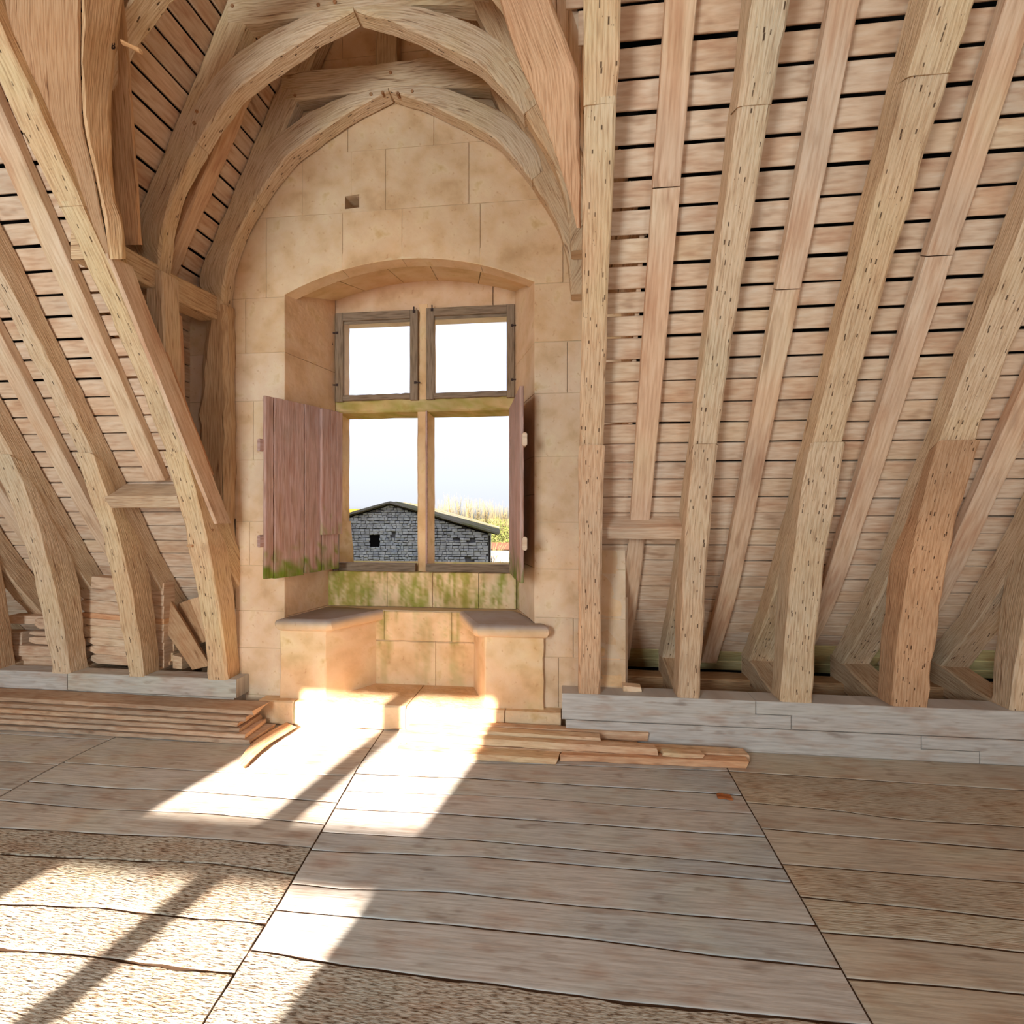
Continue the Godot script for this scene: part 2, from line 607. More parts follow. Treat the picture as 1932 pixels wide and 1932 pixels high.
func build_shell() -> void:
	# unseen sides of the attic: rear wall with two windows, rear slope, end walls, outer roof covering
	var rear := thing("wall_front", "stone rear wall of the attic with two openings, behind the camera", "wall", "", "structure")
	var xs := [-7.6]
	for w in REAR_WINDOWS:
		xs.append(w[0])
		xs.append(w[1])
	xs.append(7.2)
	for k in range(0, xs.size(), 2):
		part("masonry", mbox(Vector3(xs[k], -0.2, 3.5), Vector3(xs[k + 1], 3.62, 3.7), M.stone), rear)
	for w in REAR_WINDOWS:
		part("masonry", mbox(Vector3(w[0], -0.2, 3.5), Vector3(w[1], w[2], 3.7), M.stone), rear)
		part("masonry", mbox(Vector3(w[0], w[3], 3.5), Vector3(w[1], 3.62, 3.7), M.stone), rear)
	for k in REAR_WINDOWS.size():
		var w: Array = REAR_WINDOWS[k]
		var f := thing("window_%d" % (k + 2), "stone cross window in the rear wall, behind the camera", "window", "", "structure")
		var mid: float = (w[0] + w[1]) * 0.5
		part("mullion", mbox(Vector3(mid - 0.055, w[2], 3.52), Vector3(mid + 0.055, 2.30, 3.68), M.stone), f)
		part("mullion", mbox(Vector3(mid - 0.075, 2.40, 3.52), Vector3(mid + 0.075, w[3], 3.62), M.stone), f)
		part("transom", mbox(Vector3(w[0], 2.30, 3.5), Vector3(w[1], 2.40, 3.7), M.stone), f)
	for e in [["wall_left", -7.8, -7.5], ["wall_right", 7.1, 7.4]]:
		solo(e[0], mbox(Vector3(e[1], -0.2, -4.8), Vector3(e[2], 7.2, 3.7), M.stone), "stone end wall of the attic outside the frame", "wall", "", "structure")
	var rs := thing("ceiling", "boarded rear slope of the attic roof, behind the camera", "ceiling", "", "structure")
	var ridge := 0.23 + 4.08 / 0.577
	var dirv := Vector3(0, 3.55 - ridge, 3.72).normalized()
	var ln := Vector2(3.55 - ridge, 3.72).length()
	part("boarding", slab(PackedVector2Array([Vector2(-18, 0), Vector2(7.4, 0), Vector2(7.4, ln), Vector2(-18, ln)]), Vector3(0, ridge, 0), Vector3.RIGHT, dirv, Vector3(0, -dirv.z, dirv.y), 0.06, 0.0, M.board, Color(1, 1, 1), true), rs)
	# outer covering of the main slope, with the dormer left open
	var up := Vector3(0, 0.8662, 0.4998)
	var n := Vector3(0, -0.4998, 0.8662)
	var k := 1.0 / 0.8662
	var whole := PackedVector2Array([Vector2(-18, -0.5), Vector2(7.4, -0.5), Vector2(7.4, (ridge - 0.23) * k), Vector2(-18, (ridge - 0.23) * k)])
	var hole := PackedVector2Array([Vector2(-2.86, -0.9), Vector2(0.40, -0.9), Vector2(0.40, (2.85 - 0.23) * k), Vector2(-1.23, (6.2 - 0.23) * k), Vector2(-2.86, (2.85 - 0.23) * k)])
	var cov := thing("ceiling", "dark covering over the boards of the main roof slope", "ceiling", "", "structure")
	for p in Geometry2D.clip_polygons(whole, hole):
		part("covering", slab(p, Vector3(0, 0.23, -4.08) - n * 0.30 - up * 0.1, Vector3.RIGHT, up, n, 0.05, 0.0, M.slate, Color(1, 1, 1), true), cov)
	var high := PackedVector2Array([Vector2(-7.8, (4.42 - 0.23) * k), Vector2(7.4, (4.42 - 0.23) * k), Vector2(7.4, (ridge - 0.23) * k), Vector2(-7.8, (ridge - 0.23) * k)])
	for p in Geometry2D.clip_polygons(high, hole):
		part("upper_boarding", slab(p, Vector3(0, 0.23, -4.08), Vector3.RIGHT, up, n, 0.03, 0.0, M.board, Color(1, 1, 1), true), cov)
	for s in [-1.0, 1.0]:
		var O := Vector3(xd(2.7), 2.7, 0)
		var V := Vector3(0.475, 1, 0).normalized()
		var N := Vector3(V.y, -V.x, 0)
		if s > 0:
			O.x = 2.0 * MID - O.x
			V.x = -V.x
			N.x = -N.x
		var q := V.length() / V.y
		var poly := PackedVector2Array()
		for y in [2.7, 6.3]:
			for z in ([-4.7, zb(y) - 0.02] if y < 3 else [zb(y) - 0.02, -4.7]):
				poly.append(Vector2(z, (y - 2.7) * q))
		part("dormer_covering", slab(poly, O - N * 0.09, Vector3(0, 0, 1), V, N, 0.05, 0.0, M.slate, Color(1, 1, 1), true), cov)
		var poly2 := PackedVector2Array()
		for y in [4.95, 6.3]:
			for z in ([-4.0, zb(y)] if y < 5 else [zb(y), -4.0]):
				poly2.append(Vector2(z, (y - 2.7) * q))
		part("upper_boarding", slab(poly2, O, Vector3(0, 0, 1), V, N, 0.03, 0.0, M.board, Color(1, 1, 1), true), cov)
	# low masonry under the eaves
	for e in [[-7.6, -2.75], [0.42, 7.2]]:
		part("eaves_masonry", mbox(Vector3(e[0], -0.3, -4.75), Vector3(e[1], 0.06, -4.15), M.dark_earth), cov)

# ---------------------------------------------------------------- floor
func poly_px(list: Array) -> Array:
	var o := []
	for q in list:
		var p := ony(q[0], q[1], 0.0)
		o.append(Vector2(p.x, p.z))
	return o
func at_x(line: Array, x: float) -> float:
	var n := line.size()
	if x <= line[0].x:
		return line[0].y
	if x >= line[n - 1].x:
		return line[n - 1].y
	for i in n - 1:
		if x <= line[i + 1].x:
			var a: float = (x - line[i].x) / (line[i + 1].x - line[i].x)
			return lerpf(line[i].y, line[i + 1].y, a)
	return line[n - 1].y
var J1 := [[-3.6, -1.30], [-3.42, -1.28], [-2.9, -1.24], [-2.35, -1.17], [-1.86, -1.11], [-1.3, -1.06], [-0.6, -1.0]]
var J2 := [[-3.3, 0.92], [-3.09, 0.911], [-1.75, 0.883], [-0.6, 0.86]]
func floor_plank(parent: Node3D, xa: Callable, xb: Callable, far: Array, near: Array, worn: int, lift: float, tint: Color) -> void:
	var nx := 30
	var nw := 5
	var amp: float = [0.002, 0.0065, 0.003][worn]
	var s := rnd(0, 30)
	var rows := []
	var uvs := []
	var cs := []
	for i in nx + 1:
		var f := float(i) / nx
		var zm: float = (far[far.size() / 2].y + near[near.size() / 2].y) * 0.5
		var x := lerpf(xa.call(zm), xb.call(zm), f)
		var zf := at_x(far, x) + 0.0045 + 0.003 * nz(Vector3(x, s, 0), 5.0) + (0.012 * maxf(0.0, nz(Vector3(x, s, 3), 9.0)) if worn == 1 else 0.0)
		var zn := at_x(near, x) - 0.0045 + 0.003 * nz(Vector3(x, s, 7), 5.0) - (0.012 * maxf(0.0, nz(Vector3(x, s, 9), 9.0)) if worn == 1 else 0.0)
		# the ends follow the joint, which may slant
		var row := PackedVector3Array()
		var uv := PackedVector2Array()
		var cc := PackedColorArray()
		var zs := [[zf, -0.03], [zf, -0.0018], [zf + 0.0018, 0.0], [zf + 0.009, 0.0]]
		for j in range(1, nw):
			zs.append([lerpf(zf, zn, float(j) / nw), 0.0])
		zs.append([zn - 0.009, 0.0])
		zs.append([zn - 0.0018, 0.0])
		zs.append([zn, -0.0018])
		zs.append([zn, -0.03])
		for q in zs:
			var xx: float = lerpf(xa.call(q[0]), xb.call(q[0]), f)
			var p := Vector3(xx, q[1] + lift, q[0])
			p.y += amp * nz(Vector3(xx * 1.0, s, q[0] * 4.0), 3.0)
			row.append(p)
			uv.append(Vector2(q[0] + s, xx + s * 0.37))
			cc.append(shade(tint, p, s))
		rows.append(row)
		uvs.append(uv)
		cs.append(cc)
	var mb := MB.new()
	mb.grid(rows, uvs, cs, Vector3(rows[nx / 2][3].x, -2.0, rows[nx / 2][3].z))
	for e in [0, nx]:
		var r: PackedVector3Array = rows[e]
		var pts := []
		var tu := []
		for p in r:
			pts.append(p)
			tu.append(Vector2(p.z, p.y))
		mb.flat(pts, tu, tint, Vector3(-1 if e == 0 else 1, 0, 0))
	part("floor_plank", mb.mesh([M.plank, M.worn_plank, M.half_worn_plank][worn]), parent)

func build_floor() -> void:
	var fl := thing("floor", "wide grey-brown oak plank floor, worn rough near the window side", "floor", "", "structure")
	part("joist_bed", mbox(Vector3(-7.6, -0.25, -4.7), Vector3(7.2, -0.0035, -0.65), M.dark_earth), fl)
	var ln := {}
	var mid := [
		[[644, 1368], [1000, 1370], [1400, 1380]],
		[[731, 1437], [1000, 1441], [1385, 1455]],
		[[731, 1462], [876, 1467], [1043, 1478], [1344, 1496], [1410, 1501]],
		[[700, 1494], [840, 1498], [1017, 1507], [1344, 1531], [1420, 1535]],
		[[673, 1527], [825, 1534], [1061, 1551], [1344, 1572], [1440, 1578]],
		[[644, 1572], [898, 1585], [1344, 1625], [1480, 1638]],
		[[600, 1604], [644, 1607], [898, 1616], [1344, 1652], [1500, 1665]],
		[[560, 1668], [644, 1677], [847, 1683], [1079, 1708], [1344, 1730], [1550, 1747]],
		[[530, 1717], [644, 1727], [861, 1746], [1115, 1772], [1344, 1802], [1592, 1828]],
		[[500, 1795], [644, 1821], [789, 1839], [970, 1862], [1187, 1891], [1344, 1906], [1640, 1935]],
		[[380, 1990], [789, 2030], [1187, 2085], [1640, 2130]],
		[[250, 2330], [789, 2380], [1187, 2430], [1640, 2480]],
	]
	var right := [
		[[1380, 1385], [1932, 1420]],
		[[1384, 1455], [1932, 1491]],
		[[1417, 1514], [1560, 1526], [1700, 1546], [1932, 1560]],
		[[1446, 1563], [1649, 1581], [1932, 1604]],
		[[1486, 1630], [1700, 1648], [1932, 1665]],
		[[1522, 1692], [1600, 1701], [1739, 1714], [1932, 1735]],
		[[1554, 1759], [1775, 1777], [1932, 1797]],
		[[1607, 1846], [1797, 1862], [1932, 1875]],
		[[1640, 2000], [1932, 2035]],
		[[1640, 2400], [1932, 2440]],
	]
	var left := [
		[[0, 1330], [308, 1352], [507, 1362], [700, 1375]],
		[[0, 1375], [308, 1397], [507, 1404], [720, 1412]],
		[[0, 1426], [109, 1438], [290, 1449], [409, 1456], [700, 1464]],
		[[47, 1474], [217, 1487], [344, 1491], [670, 1516]],
		[[0, 1510], [188, 1527], [391, 1534], [641, 1558]],
		[[0, 1562], [217, 1574], [399, 1582], [601, 1601]],
		[[0, 1613], [217, 1623], [399, 1629], [562, 1652]],
		[[0, 1706], [181, 1712], [362, 1732], [507, 1743]],
		[[0, 1790], [217, 1810], [399, 1833], [470, 1840]],
		[[0, 1935], [217, 1960], [399, 1990]],
		[[0, 2330], [217, 2350], [399, 2380]],
	]
	var j0 := func(z: float) -> float: return -3.0 + 0.02 * sin(z * 5.0)
	var j1 := func(z: float) -> float: return lerp_table(J1, z)
	var j2 := func(z: float) -> float: return lerp_table(J2, z)
	var jl := func(_z: float) -> float: return -6.5
	var jr := func(_z: float) -> float: return 5.5
	var g := 0.004
	var a1 := func(z: float) -> float: return j1.call(z) + g
	var b1 := func(z: float) -> float: return j1.call(z) - g
	var a2 := func(z: float) -> float: return j2.call(z) + g
	var b2 := func(z: float) -> float: return j2.call(z) - g
	var a0 := func(z: float) -> float: return j0.call(z) + g
	var b0 := func(z: float) -> float: return j0.call(z) - g
	for z in mid.size() - 1:
		floor_plank(fl, a1, b2, poly_px(mid[z]), poly_px(mid[z + 1]), 1 if z >= 9 else 0, rnd(-0.0015, 0.001) + (0.0015 if z >= 9 else 0.0), vary(Color(0.97, 1.01, 1.03), 0.035))
	for z in right.size() - 1:
		floor_plank(fl, a2, jr, poly_px(right[z]), poly_px(right[z + 1]), 2 if z in [1, 4, 5] else 0, rnd(-0.0015, 0.0015), vary(Color(0.95, 0.89, 0.79), 0.045))
	for z in left.size() - 1:
		floor_plank(fl, a0, b1, poly_px(left[z]), poly_px(left[z + 1]), 1 if z in [5, 6, 7, 8, 9] else 0, rnd(-0.0015, 0.001) + (0.002 if z >= 5 else 0.0), vary(Color(1.0, 0.97, 0.92), 0.05))
		var fa := poly_px(left[z])
		var ne := poly_px(left[z + 1])
		var f2 := []
		var n2 := []
		for q in fa: f2.append(q + Vector2(-3.4, 0.09))
		for q in ne: n2.append(q + Vector2(-3.4, 0.09))
		floor_plank(fl, jl, b0, f2, n2, 1 if z > 5 else 0, 0.003, vary(Color(0.98, 0.95, 0.9), 0.05))
	part("rear_planking", mbox(Vector3(-7.6, -0.25, -0.64), Vector3(7.2, -0.004, 3.6), M.plank), fl)

# ---------------------------------------------------------------- the stone gable of the dormer
func arch_front(x: float) -> float: return 3.075 + 0.21 * (1.0 - pow((x + 1.15) / 0.906, 2.0))
func arch_back(x: float) -> float: return 3.265 + 0.125 * (1.0 - pow((x + 1.19) / 0.76, 2.0))
func moss(p: Vector3, tint: Color) -> Color:      # green growth that runs down from the sill, with a shape of its own
	var base := shade(tint, p, 3.0)
	var m := 0.0
	var streak := noise.get_noise_2d(p.x * 9.0, p.y * 1.6) + 0.6 * noise.get_noise_2d(p.x * 31.0 + 5.0, p.y * 5.0) + 0.5 * noise.get_noise_2d(p.x * 60.0, p.y * 55.0)
	if p.z < -3.93 and p.y > 0.70:
		var bias := 0.42 + 0.6 * noise.get_noise_2d(p.x * 2.6 + 13.0, 2.0)
		if p.x < -1.62: bias += 0.45
		if p.x > -1.62 and p.x < -1.30: bias -= 0.15
		if p.x > -1.05 and p.x < -0.78: bias += 0.35
		m = clampf(bias + streak * 1.0, 0.0, 1.0) * 0.95
	elif p.z < -3.6 and p.y > 0.15:
		var edge := minf(absf(p.x + 1.46), absf(p.x + 0.86))
		m = clampf(0.55 - edge * 5.0 + streak * 0.7, 0.0, 0.8) * clampf(0.25 + p.y, 0.0, 1.0)
		m = maxf(m, clampf(0.42 - absf(p.x + 1.12) * 6.0 + streak * 0.5, 0.0, 0.5) * 0.7)
	elif p.x > -0.5 and p.y > 0.7 and p.y < 1.15:
		m = clampf(0.5 - (p.z + 3.98) * 3.0 + streak * 0.8, 0.0, 0.8)
	else:
		m = clampf(0.3 - absf(p.x + 0.23) * 6.0 + streak * 0.5, 0.0, 0.5) * (1.0 if p.x > -0.6 else 0.0)
	var g := Color(0.36, 0.47, 0.14).lerp(Color(0.58, 0.58, 0.28), clampf(0.6 - streak, 0.0, 1.0))
	return Color(lerpf(base.r, base.r * g.r, m), lerpf(base.g, base.g * g.g * 1.05, m), lerpf(base.b, base.b * g.b, m))

func gstone(parent: Node3D, poly: PackedVector2Array, O: Vector3, U: Vector3, V: Vector3, N: Vector3, tint: Color, th := 0.10, called := "ashlar_block", proud := 0.0) -> void:
	var off := Geometry2D.offset_polygon(poly, -0.0013, Geometry2D.JOIN_MITER)
	for p in off:
		if p.size() >= 3 and absf(area(p)) > 0.0006:
			part(called, slab(p, O + N * proud, U, V, N, th, 0.002, M.stone, tint), parent)
func area(p: PackedVector2Array) -> float:
	var a := 0.0
	for i in p.size():
		a += p[i].cross(p[(i + 1) % p.size()])
	return a * 0.5

func build_gable() -> void:
	var w := thing("wall_back", "dormer gable wall of large cream and pink limestone blocks round the window niche", "wall", "", "structure")
	# outline of the face and the niche cut into it
	var face := PackedVector2Array([Vector2(-2.44, 0), Vector2(0.37, 0), Vector2(0.37, 3.0), Vector2(2 * MID - xd(3.3), 3.3), Vector2(2 * MID - xd(6.1), 6.1), Vector2(xd(6.1), 6.1), Vector2(xd(3.3), 3.3), Vector2(-2.84, 3.0), Vector2(-2.84, 1.45), Vector2(-2.44, 1.45)])
	var niche := PackedVector2Array([Vector2(-2.057, 0.16), Vector2(-0.245, 0.16), Vector2(-0.245, 3.075)])
	for i in range(1, 16):
		var x := lerpf(-0.245, -2.057, i / 16.0)
		niche.append(Vector2(x, arch_front(x)))
	niche.append(Vector2(-2.057, 3.075))
	var putlog := PackedVector2Array([Vector2(-1.60, 3.665), Vector2(-1.495, 3.67), Vector2(-1.495, 3.765), Vector2(-1.60, 3.755)])
	var rows := [[0.0, [-1.2]], [0.165, [-0.08]], [0.51, [-2.42, 0.02]], [0.78, []], [1.11, [-2.33]], [1.43, []], [1.88, [-2.3]], [2.31, [-0.02]], [2.66, [-2.36]], [3.06, [-2.2, -1.62, -1.18, -0.62, -0.05]], [3.64, [-1.92, -1.30, -0.70]], [4.07, [-1.58, -0.95]], [4.38, [-1.3]], [4.74, [-1.62, -0.86]], [5.2, [-1.2]], [5.7, []], [6.1, []]]
	var X := Vector3.RIGHT
	var Y := Vector3.UP
	var Z := Vector3(0, 0, 1)
	for r in rows.size() - 1:
		var y0: float = rows[r][0]
		var y1: float = rows[r + 1][0]
		var cuts := [-2.85]
		cuts.append_array(rows[r][1])
		cuts.append(0.38)
		for k in cuts.size() - 1:
			var q := PackedVector2Array([Vector2(cuts[k], y0), Vector2(cuts[k + 1], y0 + rnd(-0.004, 0.004)), Vector2(cuts[k + 1], y1), Vector2(cuts[k], y1)])
			var tone := Color(1.0, 0.96, 0.91) if y0 < 2.6 else Color(0.94, 0.87, 0.76)
			for a in Geometry2D.intersect_polygons(q, face):
				for b in Geometry2D.clip_polygons(a, niche):
					var hit := Geometry2D.intersect_polygons(b, putlog)
					if hit.size() and Geometry2D.clip_polygons(b, putlog).size() > 1:
						# a small putlog hole: two stones meet over it
						for half in [PackedVector2Array([Vector2(-4, -1), Vector2(-1.55, -1), Vector2(-1.55, 9), Vector2(-4, 9)]), PackedVector2Array([Vector2(-1.55, -1), Vector2(4, -1), Vector2(4, 9), Vector2(-1.55, 9)])]:
							for h in Geometry2D.intersect_polygons(b, half):
								for c in Geometry2D.clip_polygons(h, putlog):
									part("ashlar_block", slab(c, Vector3(0, 0, WALL), X, Y, Z, 0.12, 0.001, M.stone, tone), w)
					else:
						gstone(w, b, Vector3(0, 0, WALL), X, Y, Z, vary(tone, 0.035), 0.12)
	# joints filled almost flush
	for r in range(1, rows.size() - 1):
		var q := PackedVector2Array([Vector2(-2.84, rows[r][0] - 0.004), Vector2(0.37, rows[r][0] - 0.004), Vector2(0.37, rows[r][0] + 0.004), Vector2(-2.84, rows[r][0] + 0.004)])
		for a in Geometry2D.intersect_polygons(q, face):
			for b in Geometry2D.clip_polygons(a, niche):
				part("pointing", slab(b, Vector3(0, 0, WALL - 0.004), X, Y, Z, 0.05, 0.0, M.mortar, Color(1.0, 0.97, 0.92)), w)
	# core of the wall
	for b in [[Vector3(-2.43, -0.2, -4.5), Vector3(-2.12, 3.4, -3.66)], [Vector3(-2.9, 1.3, -4.5), Vector3(-2.4, 3.4, -3.66)], [Vector3(-0.16, -0.2, -4.5), Vector3(0.40, 3.4, -3.66)], [Vector3(-2.43, -0.2, -4.5), Vector3(0.40, 0.0, -3.55)], [Vector3(-2.62, 3.42, -4.5), Vector3(0.15, 4.3, -3.66)], [Vector3(-2.2, 4.3, -4.5), Vector3(-0.25, 5.2, -3.66)], [Vector3(-1.75, 5.2, -4.5), Vector3(-0.7, 6.2, -3.66)], [Vector3(-2.2, -0.2, -4.42), Vector3(-0.1, 1.0, -4.06)],
			[Vector3(-2.2, 3.16, -4.44), Vector3(-0.1, 3.5, -4.20)], [Vector3(-2.2, 0.9, -4.44), Vector3(-2.03, 3.5, -4.07)], [Vector3(-0.36, 0.9, -4.44), Vector3(-0.1, 3.5, -4.08)]]:
		part("wall_core", mbox(b[0], b[1], M.stone), w)
	# splayed sides of the niche
	for s in 2:
		var A := Vector3(-2.057, 0, WALL) if s == 0 else Vector3(-0.245, 0, WALL)
		var B := Vector3(-1.945, 0, -4.07) if s == 0 else Vector3(-0.44, 0, -4.07)
		var U := (B - A).normalized()
		var N := Vector3(-U.z, 0, U.x) if s == 0 else Vector3(U.z, 0, -U.x)
		var ln := A.distance_to(B)
		var ys := [0.16, 0.51, 0.74, 1.12, 1.62, 1.88, 2.31, 2.66, 3.08]
		for k in ys.size() - 1:
			var top0: float = ys[k + 1]
			var top1: float = ys[k + 1] + (0.19 if k == ys.size() - 2 else 0.0)
			var q := PackedVector2Array([Vector2(0.001, ys[k]), Vector2(ln, ys[k]), Vector2(ln, top1), Vector2(0.001, top0)])
			if s == 1 and k == 2:
				var a0 := A + Vector3(0, ys[k], 0)
				var secs := []
				for f in [0.0, 0.5, 1.0]:
					var p := A.lerp(B, f)
					secs.append([p + Vector3(0, ys[k] + 0.002, 0), p + Vector3(0, top0 - 0.002, 0), p + Vector3(0, top0 - 0.002, 0) - N * 0.1, p + Vector3(0, ys[k] + 0.002, 0) - N * 0.1])
				part("ashlar_block", loft(secs, M.stone, {"ch": 0.003, "amp": 0.002, "step": 0.03, "cols": 12, "paint": moss, "smooth": false}), w)
			else:
				gstone(w, q, A, U, Y, N, vary(Color(0.95, 0.87, 0.79), 0.04))
	# vault of the niche: voussoirs between the front and the back arch
	var cut := [0.0, 0.17, 0.39, 0.58, 0.80, 1.0]
	for k in cut.size() - 1:
		var secs := []
		for i in 7:
			var f := lerpf(cut[k] + 0.0015, cut[k + 1] - 0.0015, i / 6.0)
			var xf := lerpf(-2.057, -0.245, f)
			var xb2 := lerpf(-1.945, -0.44, f)
			secs.append([Vector3(xf, arch_front(xf), WALL), Vector3(xb2, arch_back(xb2), -4.09), Vector3(xb2, arch_back(xb2) + 0.12, -4.09), Vector3(xf, arch_front(xf) + 0.12, WALL - 0.002)])
		part("voussoir", loft(secs, M.stone, {"ch": 0.002, "amp": 0.002, "step": 0.06, "cols": 4, "tint": vary(Color(1.02, 0.95, 0.82), 0.04), "smooth": false}), w)
	# stone over the window
	for q in [[-2.0, -0.62], [-0.62, -0.36]]:
		var p := PackedVector2Array([Vector2(q[0], 3.135), Vector2(q[1], 3.135)])
		for i in 7:
			var x := lerpf(q[1], q[0], i / 6.0)
			p.append(Vector2(x, arch_back(clampf(x, -1.945, -0.44)) + 0.03))
		gstone(w, p, Vector3(0, 0, -4.085), X, Y, Z, Color(0.98, 0.86, 0.76), 0.14, "lintel_stone")
	# sill course, green with moss, and the wall below it between the seats
	var c := [-1.975, -1.467, -1.09, -0.72, -0.42]
	for k in c.size() - 1:
		var secs := []
		for x in [c[k] + 0.002, c[k + 1] - 0.002]:
			secs.append([Vector3(x, 0.738, -3.985), Vector3(x, 1.015, -3.985), Vector3(x, 1.015, -4.12), Vector3(x, 0.738, -4.12)])
		part("sill_stone", loft(secs, M.stone, {"ch": 0.004, "amp": 0.003, "step": 0.02, "cols": 14, "paint": moss, "smooth": false, "tint": Color(0.95, 0.92, 0.80)}), w)
	for q in [[-1.78, -1.44, 0.50, 0.732], [-1.44, -0.905, 0.50, 0.732], [-0.905, -0.55, 0.50, 0.732], [-1.78, -1.03, 0.15, 0.50], [-1.03, -0.55, 0.15, 0.50]]:
		var secs := []
		for x in [q[0] + 0.002, q[1] - 0.002]:
			secs.append([Vector3(x, q[2] + 0.002, -3.85), Vector3(x, q[3] - 0.002, -3.85), Vector3(x, q[3] - 0.002, -4.07), Vector3(x, q[2] + 0.002, -4.07)])
		part("ashlar_block", loft(secs, M.stone, {"ch": 0.006, "amp": 0.004, "step": 0.025, "cols": 14, "paint": moss, "smooth": false, "tint": Color(1.0, 0.94, 0.80)}), w)
	part("mortar_bed", mbox(Vector3(-2.0, 0.1, -4.08), Vector3(-0.36, 0.735, -3.862), M.mortar), w)
	# raised stone step in front of the niche
	for q in [[-2.20, -1.93, -3.56], [-1.93, -1.12, -3.86], [-1.12, -0.437, -3.86], [-0.437, -0.06, -3.56]]:
		var secs := []
		for x in [q[0] + 0.003, q[1] - 0.003]:
			secs.append([Vector3(x, 0.0, -3.40), Vector3(x, 0.165, -3.405), Vector3(x, 0.165, q[2]), Vector3(x, 0.0, q[2])])
		part("step_stone", loft(secs, M.rough_stone, {"ch": 0.010, "amp": 0.006, "step": 0.07, "cols": 4, "tint": vary(Color(0.96, 0.90, 0.78), 0.05), "smooth": false}), w)
	# putlog hole lining
	var hb := MB.new()
	for e in [[Vector3(-1.61, 3.62, -3.72), Vector3(-1.48, 3.80, -3.70)], [Vector3(-1.61, 3.655, -3.72), Vector3(-1.48, 3.665, -3.52)], [Vector3(-1.61, 3.762, -3.72), Vector3(-1.48, 3.80, -3.52)], [Vector3(-1.64, 3.62, -3.72), Vector3(-1.60, 3.80, -3.52)], [Vector3(-1.495, 3.62, -3.72), Vector3(-1.46, 3.80, -3.52)]]:
		hb.box(e[0], e[1], Color(1, 1, 1))
	part("putlog_hole", hb.mesh(M.stone), w)
	# end of the dormer's side wall, a narrow pier of blocks beside the first truss
	var pier := [[0.33, 0.40, 0.0], [0.40, 0.58, 0.005], [0.585, 0.76, 0.0], [0.765, 1.08, 0.004], [1.085, 1.37, 0.02]]
	for q in pier:
		var e: float = q[2]
		var secs := []
		for y in [q[0], q[1]]:
			var sl: float = 0.02 if q[0] > 1.0 and y > 1.2 else 0.0
			secs.append([Vector3(0.06, y, -3.50 + e * 0.3), Vector3(0.352 - e - sl, y, -3.50), Vector3(0.352 - e - sl, y, -4.0), Vector3(0.06, y, -4.0)])
		part("pier_stone", loft(secs, M.rough_stone, {"ch": 0.012, "amp": 0.006, "step": 0.06, "cols": 3, "tint": vary(Color(0.98, 0.88, 0.76), 0.05), "smooth": false}), w)

